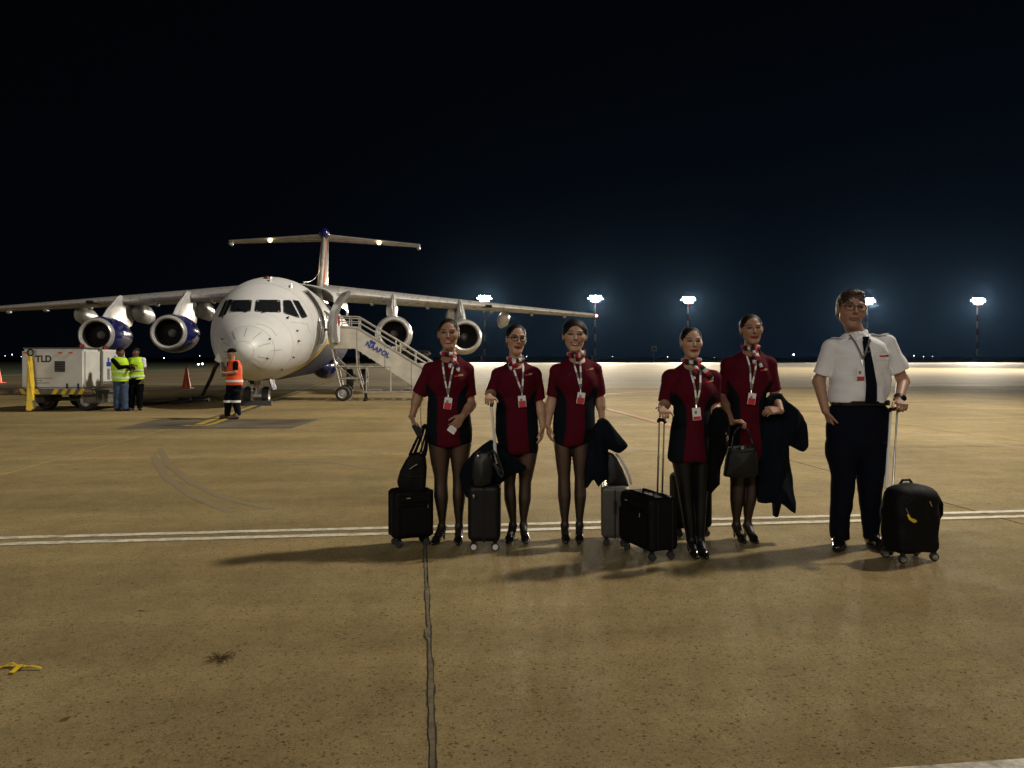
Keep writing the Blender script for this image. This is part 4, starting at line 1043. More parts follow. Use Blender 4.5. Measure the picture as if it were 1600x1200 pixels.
# cones
def cone(p, h, label):
    t = empty('traffic_cone', p, label=label, cat='traffic cone', group='orange traffic cones')
    b = MB(); b.lathe([(.03, h * .20), (h * .5, h * .12), (h * .98, h * .045), (h, h * .02)], (0, 0, 0), (0, 0, 1), n=20); cn = b.build('cone', M['orange'], t)
    b = MB(); b.box((0, 0, .016), (h * .52, h * .52, .03), bev=.01); b.build('base', M['orange'], t)
    return t
cone(GX(291.5, 606.5), .98, 'orange traffic cone standing alone left of the nose')
cone(GX(680, 607.5), .95, 'orange cone at the foot of the boarding stairs')
cone(Vector((-28.95, 43.2, 0)), 1.2, 'orange cone cut off by the left edge of the frame')

# airliner parked far off behind the stairs
fa = empty('distant_aircraft', PX(648, 560, 250) - Vector((0, 0, CAMZ)), label='small white aircraft parked far off behind the boarding stairs', cat='airplane')
b = MB(); b.lathe([(-16, .1), (-13, .7), (-9, 1.15), (0, 1.25), (3.2, 1.2), (4.6, .8), (5.3, .15)], (0, 0, 2.9), (1, 0, 0), n=20); ff = b.build('fuselage', M['white_paint'], fa)
for k in range(11): b = MB(); b.box((-8 + k * 1.05, -1.24, 3.15), (.42, .06, .5)); b.build('window', M['glass'], ff)
b = MB(); b.box((4.0, -.85, 3.2), (.6, .3, .4), bev=.05); b.build('cockpit_window', M['glass'], ff)
b = MB(); b.prism([(-14.5, -.1, 3.6), (-12, -.1, 3.8), (-14.2, -.1, 6.6), (-15.8, -.1, 6.6)], (0, .2, 0)); b.build('tail', M['blue'], fa)
b = MB(); b.box((-2, 0, 3.9), (2.2, 20, .25), bev=.08); b.build('wing', M['white_paint'], fa)
for x, y in ((3.2, 0), (-2.5, 1.5), (-2.5, -1.5)): b = MB(); b.tube([(x, y, 1.8), (x, y, .5)], .12, 8); b.lathe([(-.15, .4), (.15, .4)], (x, y, .42), (0, 1, 0), n=14); b.build('landing_gear', M['rubber'], fa)

# litter on the near concrete
sp_ = GX(30, 1047); t = empty('plastic_strap', sp_, label='torn yellow plastic strap lying on the concrete at lower left', cat='strap')
b = MB(); b.strip([Vector((-.09, 0, .008)), Vector((-.05, .03, .02)), Vector((0, 0, .012)), Vector((.05, .006, .016)), Vector((.10, .0, .008))], .012, .003, (0, 0, 1))
b.strip([Vector((0, .03, .006)), Vector((.006, 0, .022)), Vector((0, -.05, .008))], .022, .003, (0, 0, 1)); b.strip([Vector((-.1, .02, .004)), Vector((-.06, .035, .004)), Vector((-.01, .02, .012))], .012, .003, (0, 0, 1)); b.build('strap', M['yellow'], t)
c_ = GX(343, 1031); t = empty('dry_grass_clump', c_, label='small brown clump of dry grass on the concrete', cat='debris')
b = MB()
for k in range(60):
    a = rnd.uniform(0, 6.28); r0 = rnd.uniform(0, .03); l = rnd.uniform(.02, .06); p0 = Vector((r0 * math.cos(a), r0 * math.sin(a), .002)); p1 = p0 + Vector((l * math.cos(a + rnd.uniform(-1, 1)), l * math.sin(a + rnd.uniform(-1, 1)), rnd.uniform(.0, .02)))
    b.tube([p0, (p0 + p1) / 2 + Vector((0, 0, .008)), p1], .0012, 3)
tag(b.build('blades', mat('dry_grass', (.10, .06, .02), .9), t), kind='stuff')

# ================================================================== NIGHT AIR (thin haze added to give the mast lights their glow)
hm = bpy.data.materials.new('haze_air'); hm.use_nodes = True; t_ = hm.node_tree; t_.nodes.clear()
oo = t_.nodes.new('ShaderNodeOutputMaterial'); pv = t_.nodes.new('ShaderNodeVolumePrincipled'); pv.inputs['Color'].default_value = (.28, .55, 1, 1)
pv.inputs['Density'].default_value = .000012; pv.inputs['Anisotropy'].default_value = .90
t_.links.new(pv.outputs[0], oo.inputs['Volume'])
b = MB(); b.box((0, 700, 15), (3600, 2400, 34)); hz = b.build('haze', hm, smooth=False); hz['kind'] = 'stuff'

# ================================================================== PEOPLE
SKINS = {'light': (.42, .25, .165), 'tan': (.33, .18, .11), 'dark': (.14, .07, .04), 'face': (.46, .28, .19)}
def head_frame(c, yaw, roll, pitch=0.):
    f = Vector((math.sin(R(yaw)), -math.cos(R(yaw)), 0)); r = Vector((math.cos(R(yaw)), math.sin(R(yaw)), 0)); u = Vector((0, 0, 1))
    r2 = r * math.cos(R(roll)) + u * math.sin(R(roll)); u2 = u * math.cos(R(roll)) - r * math.sin(R(roll))
    f2 = f * math.cos(R(pitch)) + u2 * math.sin(R(pitch)); u3 = u2 * math.cos(R(pitch)) - f * math.sin(R(pitch))
    return (r2, f2, u3)
class Head:
    def __init__(s, spec, Y):
        cx, top, chin, yaw, roll = spec[:5]; pitch = spec[5] if len(spec) > 5 else 0
        s.c = PX(cx, (top + chin) / 2, Y); H = (chin - top) * Y / F; s.k = H / .225; s.A = head_frame(s.c, yaw, roll, pitch)
    def P(s, x, y, z): return s.c + (s.A[0] * x * getattr(s, 'w', 1.) + s.A[1] * y + s.A[2] * z) * s.k
    def loc(s, V):
        d = V - np.array(s.c); o = [(d @ np.array(a)) / s.k for a in s.A]; o[0] = o[0] / getattr(s, 'w', 1.); return o
    def cap(s, a, b, ra, rb=None): return capsule(s.P(*a), s.P(*b), ra * s.k, (rb or ra) * s.k)
    def el(s, c, r): return ellip(s.P(*c), [r[0] * s.k * getattr(s, 'w', 1.), r[1] * s.k, r[2] * s.k], s.A)
    def build(s, f, male=False):
        J = 1.06 if male else 1.0
        f.add(s.el((0, -.012, .03), (.070, .090, .080)), 0); f.add(s.el((0, .018, -.024), (.0585 * J, .064, .074)), .03)
        f.add(s.cap((-.007 * J, .060, -.092), (.007 * J, .060, -.092), .0155 * J), .022)
        for q in (-1, 1):
            f.add(s.cap((q * .040 * J, .0, -.048), (q * .018, .048, -.086), .017 * J), .02)
            f.add(s.cap((q * .036, .056, -.012), (q * .050, .032, -.008), .019), .02)
            f.sub(s.el((q * .031, .090, .012), (.020, .014, .013)), .014)
            f.add(s.cap((q * .014, .076, .029), (q * .044, .066, .030), .0065), .012)
            f.add(s.el((q * .073, -.008, -.002), (.008, .017, .030)), .006)
            f.add(s.cap((q * .007, .086, -.026), (q * .010, .083, -.025), .0055), .006)
        f.add(s.cap((0, .078, .018), (0, .099, -.020), .0065, .0095), .010)
        f.add(s.cap((-.016, .077, -.051), (.016, .077, -.051), .0055), .006); f.add(s.cap((-.015, .076, -.060), (.015, .076, -.060), .0062), .006)
    def paint(s, V, C, lips=(.32, .03, .035), brow=(.03, .018, .012), smile=0., male=False):
        x, y, z = s.loc(V); fr = (y > .02) & (np.abs(x) < .09) & (np.abs(z) < .12)
        zl = -.055 - 0 * x + (smile * .010) * (np.abs(x) / .024) ** 2 - smile * .002
        d = np.hypot(x / (.026 + .006 * smile), (z - zl) / (.0105 + .001 * smile)); m = fr & (d < 1.15)
        w = np.clip((1.15 - d) / .25, 0, 1)[m, None]; C[m] = C[m] * (1 - w) + np.array(lips) * w
        d2 = np.hypot(x / .021, (z - zl) / (.0032)); m = fr & (d2 < 1.2); w = np.clip((1.2 - d2) / .3, 0, 1)[m, None]
        C[m] = C[m] * (1 - w) + np.array((.62, .56, .5) if smile > .4 else (.08, .01, .012)) * w
        for q in (-1, 1):
            d = np.hypot((x - q * .031) / .0195, (z - .012) / .0085); m = fr & (d < 1.2); w = np.clip((1.2 - d) / .35, 0, 1)[m, None] * (.65 if male else .85)
            C[m] = C[m] * (1 - w) + np.array((.05, .028, .022)) * w
            zb = .030 + .004 * (1 - ((x * q - .034) / .022) ** 2); d = np.hypot((x - q * .033) / .021, (z - zb) / (.0042 if male else .0034)); m = fr & (d < 1.25); w = np.clip((1.25 - d) / .35, 0, 1)[m, None]
            C[m] = C[m] * (1 - w) + np.array(brow) * w
            d = np.hypot(x - q * .036, (z + .018) * 1.0); m = fr & (d < .024); w = .25 * np.clip(1 - d / .024, 0, 1)[m, None]; C[m] = C[m] * (1 - w) + np.array((.45, .14, .10)) * w
        d = np.hypot((np.abs(x) - .0075) / .004, (z + .029) / .003); m = fr & (d < 1.2) & (y > .07); C[m] = C[m] * .35
        if male:
            m = fr & (z < -.035) & (np.abs(x) < .07); C[m] = C[m] * np.array((.88, .9, .92))
        return C
    def eyes(s, par, off):
        for q in (-1, 1):
            c = s.P(q * .031, .0705, .012); V = []; Q = []; cols = []; n, m = 14, 9
            for j in range(m + 1):
                for i in range(n):
                    a, b_ = 2 * math.pi * i / n, math.pi * j / m
                    l = Vector((math.sin(b_) * math.cos(a), math.cos(b_), math.sin(b_) * math.sin(a)))
                    V.append(c + (s.A[0] * l.x * .0140 + s.A[1] * l.y * .0105 + s.A[2] * l.z * .0052) * s.k - off)
                    cols.append((.012, .007, .005) if b_ < .80 else (.26, .22, .20))
            for j in range(m):
                for i in range(n): Q.append((j * n + i, j * n + (i + 1) % n, (j + 1) * n + (i + 1) % n, (j + 1) * n + i))
            me = bpy.data.meshes.new('eye'); me.from_pydata([tuple(v) for v in V], [], Q); at = me.color_attributes.new('Col', 'FLOAT_COLOR', 'POINT')
            for k, cc in enumerate(cols): at.data[k].color = (*cc, 1)
            for p_ in me.polygons: p_.use_smooth = True
            me.materials.append(M['eye']); link('eye', me, par)
    def glasses(s, par, off, m='black', w=.024, h=.019, r=.0016):
        g = MB()
        for q in (-1, 1):
            P_ = []
            for k in range(25):
                a = 2 * math.pi * k / 24; ca, sa = math.cos(a), math.sin(a); P_.append(s.P(q * .033 + w * abs(ca) ** .8 * (1 if ca > 0 else -1), .098 - abs(q * .033 + w * ca) * .25, .008 + h * abs(sa) ** .8 * (1 if sa > 0 else -1)))
            g.tube(P_, r * s.k, 6); g.tube([s.P(q * .057, .085, .014), s.P(q * .075, .04, .012), s.P(q * .077, -.01, .010)], r * s.k, 6)
        g.tube([s.P(-.010, .096, .012), s.P(0, .100, .014), s.P(.010, .096, .012)], r * s.k, 6)
        gl = g.build('glasses', M[m], par, off=off); gl['kind'] = 'part'; del gl['kind']
    def hair(s, par, off, style, h=.004, m='hair'):
        c = s.c; f = Field(tuple(c - Vector((.15, .18, .15)) * s.k), tuple(c + Vector((.15, .18, .18)) * s.k), h)
        if style == 'bun' or style == 'soft':
            e = .004 if style == 'soft' else 0
            f.add(s.el((0, -.020, .034), (.0765 + e, .092 + e, .084 + e)), 0)
            f.add(s.el((0, -.045, .0), (.070 + e, .070, .075)), .02)
            if style == 'soft':
                for q in (-1, 1): f.add(s.cap((q * .068, .02, .045), (q * .074, .012, -.035), .010, .006), .012)
            f.sub(s.el((0, .106, -.014), (.064, .094, .088)), .006)
            f.sub(s.el((0, .06, -.085), (.1, .08, .075)), .01)
            for q in (-1, 1): f.sub(s.el((q * .085, .0, -.03), (.022, .035, .045)), .006)
            f.add(s.el((0, -.115, .01 if style == 'bun' else -.01), (.036, .030, .036)), .008)
            f.disp(lambda x, y, z: .0012 * np.sin(420 * (x - c.x) + 60 * (z - c.z)) + 0 * y)
        elif style == 'male':
            f.add(s.el((0, -.016, .042), (.0745, .092, .078)), 0)
            f.add(s.el((.006, .024, .094), (.050, .046, .020)), .02); f.add(s.el((0, -.06, -.01), (.066, .05, .06)), .02)
            f.sub(s.el((0, .110, -.030), (.068, .092, .098)), .005); f.sub(s.el((0, .06, -.09), (.1, .08, .075)), .01)
            for q in (-1, 1): f.sub(s.el((q * .086, .005, -.035), (.022, .04, .045)), .006)
            f.disp(lambda x, y, z: .0055 * np.sin(160 * (x - c.x) + 90 * (y - c.y)) * np.sin(120 * (z - c.z) + 110 * (x - c.x)))
        return f.mesh('hair', M[m], par, off, relax=1)

def hand(f, w, d, n, s, curl=(20, 25, 20), k=1.0, spread=.0, thumb=25, kk=.007):
    """five fingered hand: w wrist, d direction of the fingers, n the way the palm faces, s the thumb side"""
    w = Vector(w); d = Vector(d).normalized(); n = Vector(n); n = (n - d * n.dot(d)).normalized(); t = d.cross(n); t = t if t.dot(Vector(s)) > 0 else -t
    offs = (.030, .010, -.010, -.029); ln = (.070, .078, .072, .056); kn = []
    for o in offs:
        a = w + t * o * .45 * k + d * .01 * k; b = w + d * (.086 - abs(o - .005) * .25) * k + t * o * k; kn.append(b)
        f.add(capsule(a, b, .0145 * k, .0115 * k), .010)
    for o, l, b in zip(offs, ln, kn):
        p = b; ang = 0
        for q, (fr, rr) in enumerate(((.45, .0088), (.30, .0080), (.25, .0070))):
            ang += curl[q]; dd = (d * math.cos(R(ang)) + n * math.sin(R(ang)) + t * o * spread * 8).normalized(); e = p + dd * l * fr * k
            f.add(capsule(p, e, rr * k, (rr - .0007) * k), .0025); p = e
    p = w + d * .022 * k + t * .026 * k; ang = R(thumb)
    for q, (l, rr) in enumerate(((.036, .0125), (.030, .0100), (.026, .0085))):
        dd = (d * math.cos(R(38) - q * .25) + t * math.sin(R(38) - q * .25) + n * (.15 + .35 * q * math.sin(ang))).normalized(); e = p + dd * l * k
        f.add(capsule(p, e, rr * k, (rr - .001) * k), .006 if q == 0 else .003); p = e
    return w + d * .085 * k

def rows(Y, st, ry0=None, dy=0.):
    """photo rows (py, left px, right px, half depth[, y shift]) at distance Y -> loft stations"""
    out = []
    for r_ in st:
        py, l, r, ry = r_[:4]; sh = r_[4] if len(r_) > 4 else 0
        a, b = PX(l, py, Y + dy + sh), PX(r, py, Y + dy + sh); out.append((a.z, (a.x + b.x) / 2, Y + dy + sh, (b.x - a.x) / 2, ry))
    return out
def calf(st):
    """narrow the knee and the ankle a little"""
    y0, y1 = st[0][0], st[-1][0]; out = []
    for r_ in st:
        t = (r_[0] - y0) / (y1 - y0); s_ = 1.04 + .05 * max(0, 1 - t / .35) - .13 * math.exp(-((t - .42) / .10) ** 2) + .06 * math.exp(-((t - .62) / .10) ** 2) - .14 * math.exp(-((t - .93) / .10) ** 2)
        c_ = (r_[1] + r_[2]) / 2; h_ = (r_[2] - r_[1]) / 2 * s_; out.append((r_[0], c_ - h_, c_ + h_, r_[3] * s_) + tuple(r_[4:]))
    return out
def shoe_pump(par, off, ank, dirx, heel=.075):
    """black high heeled pump under the ankle"""
    d = Vector((dirx, -1, 0)).normalized(); g = Vector((ank.x, ank.y, 0))
    f = Field((g.x - .15, g.y - .27, -.002), (g.x + .15, g.y + .12, .16), .0045)
    hp = g - d * .028 + Vector((0, 0, heel + .022)); bl = g + d * .105 + Vector((0, 0, .028)); te = g + d * .165 + Vector((0, 0, .018))
    f.add(capsule(hp, bl, .031, .031), 0); f.add(capsule(bl, te, .031, .015), .012)
    f.add(capsule(hp - Vector((0, 0, .01)), (hp.x - d.x * .02, hp.y - d.y * .02, 0.004), .020, .0065), .008)
    f.plane((0, 0, 0), (0, 0, -1))
    top = g + d * .035 + Vector((0, 0, .085)); f.sub(ellip(top, (.030, .075, .035), (Vector((d.y, -d.x, 0)), d, Vector((0, 0, 1)))), .006)
    f.sub(capsule(g - d * .01 + Vector((0, 0, .30)), g - d * .01 + Vector((0, 0, .115)), .028), .004)
    f.mesh('shoe', M['patent'], par, off, relax=1)
def foot(f, ank, dirx, heel=.075):
    d = Vector((dirx, -1, 0)).normalized(); g = Vector((ank.x, ank.y, 0))
    f.add(capsule(ank, g - d * .02 + Vector((0, 0, heel + .028)), .030, .028), .015)
    f.add(capsule(g + Vector((0, 0, heel + .03)), g + d * .10 + Vector((0, 0, .036)), .028, .026), .015)

def fold(seed, amp, sx=26, sz=7):
    r = np.random.RandomState(seed); ps = [(r.uniform(.5, 1.4) * sx, r.uniform(-1, 1) * sz * 1.6, r.uniform(0, 6.3), r.uniform(0, 6.3)) for _ in range(5)]
    def fn(x, y, z):
        s_ = 0
        for a, b, p, q in ps: s_ = s_ + np.sin(a * x + b * z + p + 1.5 * np.sin(sz * z + q) + .6 * a * y)
        return amp / 3 * s_
    return fn
SCARF = [(.62, .60, .56), (.40, .01, .03), (.012, .012, .016), (.60, .58, .55), (.35, .01, .03), (.012, .012, .016)]
def crew_woman(label, Y, head, dress, legs, arms, feet, neck, shl, skin='light', lips=(.30, .02, .03), smile=.2, hair='bun', glasses=False, panel=.62,
               slv=(.20, .20), scarf=None, lany=None, badge='red', wing=None, seed=1, stock=(.020, .014, .010), stockthin=.32, boots=False, panelx=None, group=None):
    gx = (feet[0][0] + feet[1][0]) / 2; base = Vector(((gx - 800) * Y / F, Y, 0)); off = base
    t = empty('person', base, label=label, cat='person', group='crew members standing in a row')
    hd = Head(head, Y - .02); hd.w = {1: 1.0, 2: .95, 3: 1.07, 4: 1.0, 5: 1.04}[seed]
    S = [PX(shl[0][0] + 5, shl[0][1] + 8.5, Y), PX(shl[1][0] - 5, shl[1][1] + 8.5, Y)]; nb = PX(neck[0], neck[1], Y + .01)
    A = []
    for k in (0, 1):
        A.append([S[k]] + [PX(p[0], p[1], Y + p[2]) for p in arms[k][:2]])
    allp = [hd.c + Vector((-.12, -.14, -.15)), hd.c + Vector((.12, .14, .14))] + [p for a in A for p in a] + [Vector((S[0].x - .08, Y - .2, 0)), Vector((S[1].x + .08, Y + .2, 0))]
    for k in (0, 1): allp += [A[k][2] + Vector(arms[k][2]['d']).normalized() * .2, A[k][2] + Vector((.06, .06, .06)), A[k][2] - Vector((.06, .06, .06))]
    lo = np.min([list(p) for p in allp], 0) - .04; hi = np.max([list(p) for p in allp], 0) + .04; lo[2] = -.01
    zs = np.concatenate([np.arange(lo[2], .78, .008), np.arange(.78, hd.c.z - .16 * hd.k, .0046), np.arange(hd.c.z - .16 * hd.k, hi[2], .0034)])
    f = Field(lo, hi, .0044, zs)
    ncx = (shl[0][0] + shl[1][0]) / 2; dress = dress + [(neck[1] - 2, ncx - 15, ncx + 15, .07)]; D = rows(Y, dress); torso = zloft(D, 2.2, endr=.05)
    f.add(zloft([(z, cx, cy, rx - .012, ry - .012) for z, cx, cy, rx, ry in D], 2.2, endr=.05), 0)
    def yoke(f, inf):
        for k in (0, 1):
            f.add(capsule(nb + Vector((0, .015, .004)), S[k] + Vector((0, .01, -.004)), .046, .036), .035, inflate=inf)
            f.add(capsule(S[k], (S[k].x * .72 + nb.x * .28, Y, S[k].z - .12), .048, .07), .035, inflate=inf)
    yoke(f, -.007)
    f.add(capsule(hd.P(0, -.024, -.05), nb + Vector((0, .005, -.01)), .042 * hd.k, .049), .016)
    hd.build(f)
    for k in (0, 1):
        a, b, c = A[k]; o = arms[k][2]
        f.add(capsule(a, b, .043, .035), .02); f.add(capsule(b, c, .036, .0235), .014)
        m_ = b + (c - b) * .3; f.add(capsule(b, m_, .037, .038), .02)
        hand(f, c, o['d'], o['n'], o['s'], o.get('curl', (20, 25, 20)), .92, thumb=o.get('thumb', 25))
    for k in (0, 1):
        f.add(zloft(rows(Y, calf(legs[k])), 2.0), .012)
        ank = Vector(((feet[k][0] - 800) * Y / F, Y, .11)); foot(f, ank, feet[k][2])
    sk = np.array(SKINS[skin]); hem = min(d[0] for d in D)
    def colr(V):
        C = np.tile(sk, (len(V), 1)); r_ = np.random.RandomState(3)
        lowm = (V[:, 2] < hem + .05) & (np.abs(V[:, 1] - Y) < .25)
        hn = np.zeros(len(V), bool)
        for k in (0, 1):
            hc = np.array(A[k][2]); hd_ = np.array(Vector(arms[k][2]['d']).normalized() * .165); tq = np.clip(((V - hc) @ hd_) / (hd_ @ hd_), 0, 1); hn |= np.linalg.norm(V - (hc + tq[:, None] * hd_), axis=1) < .040
            bq = np.array(A[k][1]); ab = hc - bq; tt = np.clip(((V - bq) @ ab) / (ab @ ab), 0, 1); hn |= np.linalg.norm(V - (bq + tt[:, None] * ab), axis=1) < .05
        lowm &= ~hn
        st_ = np.array(stock); kx = np.clip((V[:, 2] - .1) / .6, 0, 1)[lowm, None]
        C[lowm] = (st_ * .8 + sk * .42 * stockthin * (.30 + 1.15 * kx)) if not boots else st_
        hm = V[:, 2] > hd.c.z - .14; Ch = C[hm]; C[hm] = hd.paint(V[hm], Ch, lips, smile=smile)
        return np.concatenate([C, np.where(lowm, 0., 1.)[:, None]], 1)
    f.mesh('body', M['skin'], t, off, colr, relax=1)
    hd.eyes(t, off); hd.hair(t, off, hair)
    if glasses: hd.glasses(t, off, r=.0024)
    # dress
    lo2 = np.array([min(d[1] - d[3] for d in D) - .13, Y - .24, hem - .01]); hi2 = np.array([max(d[1] + d[3] for d in D) + .13, Y + .24, nb.z + .10])
    for k in (0, 1): lo2[0] = min(lo2[0], S[k].x - .10, A[k][1].x - .08); hi2[0] = max(hi2[0], S[k].x + .10, A[k][1].x + .08); lo2[1] = min(lo2[1], A[k][1].y - .09)
    g = Field(lo2, hi2, .0052); g.add(torso, 0)
    bz = D[-1][0]; yoke(g, .004)
    bust = [d for d in sorted(D)][-3]
    for q in (-1, 1): g.add(ellip((bust[1] + q * bust[3] * .42, Y - bust[4] * .60, bust[0] - .025), (.058, .052, .060)), .07)
    Z0 = S[0].z
    for k in (0, 1):
        a, b, c = A[k]; d = (b - a).normalized(); e = a + d * slv[k]
        h = Field(lo2, hi2, .0052); h.F[:] = 1; h.ax = g.ax
        cap_ = capsule(a + Vector((0, 0, -.005)), a + d * (slv[k] + .05), .054, .052); sl, gg = g._reg(cap_[0], cap_[1], .04)
        dd = cap_[2](*gg); dd = smax(dd, (gg[0] - e.x) * d.x + (gg[1] - e.y) * d.y + (gg[2] - e.z) * d.z, .004)
        g.F[sl] = smin(g.F[sl], np.broadcast_to(dd, g.F[sl].shape), .018)
    g.disp(fold(seed, .0048, 24, 10))
    g.sub(ellip(nb + Vector((0, -.045, .040)), (.072, .085, .078)), .008); g.sub(capsule(nb + Vector((0, .01, .012)), nb + Vector((0, .0, .2)), .054), .008)
    g.plane((0, 0, hem + .003), (0, 0, -1), k=.003)
    Dz = np.array(sorted(D)); mar = np.array((.068, .0024, .0095)); nav = np.array((.0035, .0055, .009))
    def colg(V):
        z = V[:, 2]; cx = np.interp(z, Dz[:, 0], Dz[:, 1]); rx = np.interp(z, Dz[:, 0], Dz[:, 3]); u = np.abs((V[:, 0] - cx) / rx)
        tt = np.clip((z - hem) / (S[0].z - .06 - hem), 0, 1); lim = panel - .05 + .02 * np.sin(tt * 6) - .10 * np.sin(np.pi * np.clip(tt / .75, 0, 1)) + .75 * np.clip((tt - .70) / .3, 0, 1) ** 1.4
        w = np.clip((u - lim) * rx / .004, 0, 1)
        arm = np.zeros(len(V))
        for k in (0, 1):
            a, b = np.array(A[k][0]), np.array(A[k][1]); ab = b - a; q = np.clip(((V - a) @ ab) / (ab @ ab), 0, 1); dd = np.linalg.norm(V - (a + q[:, None] * ab), axis=1)
            side = (V[:, 0] - cx) * (-1 if k == 0 else 1) > rx * .93
            arm = np.maximum(arm, ((dd < .066) & side) | (z > S[0].z - .07))
        w = w * (1 - arm); w = np.where(z > S[0].z - .1, 0, w)
        return mar * (1 - w[:, None]) + nav * w[:, None]
    dr_ = g.mesh('dress', M['dress'], t, off, colg, relax=1); bv = g.bvh()
    def on(px, py, o=.004):
        p = PX(px, py, Y); h_ = bv.ray_cast(Vector((p.x, Y - 1, p.z)), Vector((0, 1, 0)))
        y = h_[0].y if h_[0] is not None and h_[0].y < Y + .05 else nb.y - .055
        return Vector((p.x, y - o, p.z))
    # shoes
    for k in (0, 1):
        shoe_pump(t, off, Vector(((feet[k][0] - 800) * Y / F, Y, .11)), feet[k][2])
    # neck scarf with a knot and two tails
    sc = Field((nb.x - .14, Y - .24, nb.z - .24), (nb.x + .16, Y + .12, nb.z + .12), .0046); kx, kz = scarf[0]; K = PX(kx, kz, Y); ny = nb.y - .062
    nc = hd.P(0, -.022, -.05) * .34 + nb * .66; ringp = [Vector((nc.x + .056 * math.cos(a), nc.y + .060 * math.sin(a), nc.z + .004 + .014 * math.sin(a))) for a in np.linspace(0, 2 * math.pi, 17)]
    for a, b in zip(ringp[:-1], ringp[1:]): sc.add(capsule(a, b, .0150), .008)
    Kp = Vector((K.x, ny - .012, K.z)); sc.add(ellip(Kp, (.019, .016, .020)), .008)
    ends = []
    for (ex, ez) in scarf[1:]:
        e = on(ex, ez, .012); mid = (Kp + e) / 2 + Vector((0, -.008, 0)); ends.append(e)
        sc.add(capsule(Kp, mid, .011, .0165), .006); sc.add(capsule(mid, e, .0175, .012), .006)
    sc.disp(lambda x, y, z: .0022 * np.sin(170 * x + 130 * z) + 0 * y)
    r_ = np.random.RandomState(seed)
    def cols(V):
        q = np.linalg.norm(V - np.array(Kp), axis=1); ang = np.arctan2(V[:, 1] - nc.y, V[:, 0] - nc.x) * .06
        up = V[:, 2] > nc.z - .022; s_ = np.where(up & (q > .03), ang, q); idx_ = (np.floor((s_ + seed * .01) / .027).astype(int) + (V[:, 0] > Kp.x) * 2) % 6
        return np.array(SCARF)[idx_]
    sc.mesh('neck_scarf', M['paintv'], t, off, cols, relax=1)
    # lanyard and badge
    if lany:
        (lx, lz), (rx_, rz_), (bx, bz_) = lany; B = on(bx, bz_, .010)
        for sx, sz in ((lx, lz), (rx_, rz_)):
            n_ = 14; P_ = [on(sx + (bx - sx) * i / n_, sz + (bz_ - sz) * i / n_, .006 + .004 * math.sin(math.pi * i / n_)) for i in range(n_ + 1)]
            P_ = [Vector((nb.x + (P_[0].x - nb.x) * .9, nb.y - .02, P_[0].z + .035))] + P_
            b_ = MB(); 
            for i in range(len(P_) - 1): b_.strip([P_[i], P_[i + 1]], .013, .0015, (0, -1, 0), mi=(i // 3) % 2)
            b_.build('lanyard', [M['print_grey'], M['reflect']], t, off=off, smooth=False)
        b_ = MB(); b_.tube([B, B + Vector((0, -.006, -.022))], .005, 8); b_.build('badge_clip', M['chrome'], t, off=off)
        rt = Matrix.Rotation(R(8 if seed % 2 else -5), 3, 'Y'); c_ = B + Vector((0, -.010, -.062))
        b_ = MB(); b_.box(c_, (.058, .005, .086), rot=rt, bev=.002); bd = b_.build('badge', M['white'], t, off=off)
        b_ = MB(); hgt = .045 if badge == 'red' else .022; b_.box(c_ + rt @ Vector((0, -.004, -.018 if badge == 'red' else -.028)), (.050, .003, hgt), rot=rt); b_.build('badge_band', M['red'], bd, off=off); 
        b_ = MB(); b_.box(c_ + rt @ Vector((-.006, -.0045, .012)), (.016, .003, .020), rot=rt); b_.build('badge_photo', M['print_grey'], bd, off=off)
    if wing:
        (x0, z0), (x1, z1) = wing; n_ = 6; P_ = [on(x0 + (x1 - x0) * i / n_, z0 + (z1 - z0) * i / n_, .003) for i in range(n_ + 1)]
        b_ = MB(); b_.strip(P_[:4], .010, .003, (0, -1, 0), mi=0); b_.strip([p + Vector((0, 0, .002)) for p in P_[3:]], .014, .003, (0, -1, 0), mi=1); b_.build('name_pin', [M['red'], M['tan']], t, off=off)
    return t, A, on, bv

def gold(t, p, r, off, m='tan'):
    b = MB(); b.tube([p + Vector((r * math.cos(a), r * .9 * math.sin(a), .004 * math.sin(a))) for a in np.linspace(0, 2 * math.pi, 21)], .003, 6); b.build('bracelet', M[m], t, off=off)

DN = (0, 0, -1)
t1 = crew_woman('leftmost woman in burgundy and navy dress, holding a phone and a white card', 5.80,
    (700.8, 498.5, 547, 2, 0), [(698, 670, 737.5, .115), (668, 666, 738, .13), (640, 668, 734, .118), (617, 671, 730, .105), (590, 668, 732, .122), (572, 673, 729, .10)],
    ([(690, 670, 702, .082), (720, 673.5, 701.5, .072), (743, 677, 701, .060), (755, 678, 700, .056), (775, 679, 700, .058), (800, 683, 698, .042), (818, 685.5, 696.5, .030), (828, 685, 696, .030)],
     [(690, 703, 736, .082), (720, 705, 731.5, .072), (743, 706.5, 727.5, .060), (755, 707, 727, .056), (775, 708, 726.5, .058), (800, 709.5, 724, .042), (818, 711.5, 723.5, .030), (828, 712, 723, .030)]),
    ([(653, 619, 0), (643.8, 651, -.05), dict(d=(.25, -.35, -1), n=(1, .1, 0), s=(0, -1, 0), curl=(30, 40, 30))],
     [(736, 632, .0), (723, 650, -.14), dict(d=(-.55, -.5, -.75), n=(-.6, .6, -.2), s=(-.3, -.6, .6), curl=(28, 35, 25))]),
    [(690, 0, -.35), (717, 0, .02)], (702.5, 561), [(667, 569), (734, 569)], skin='tan', smile=.5, panel=.58,
    scarf=[(710, 559), (718, 578), (704, 575)], lany=[(693, 566), (711, 566), (702, 616)], wing=[(712, 587.5), (725, 585.5)], seed=1)
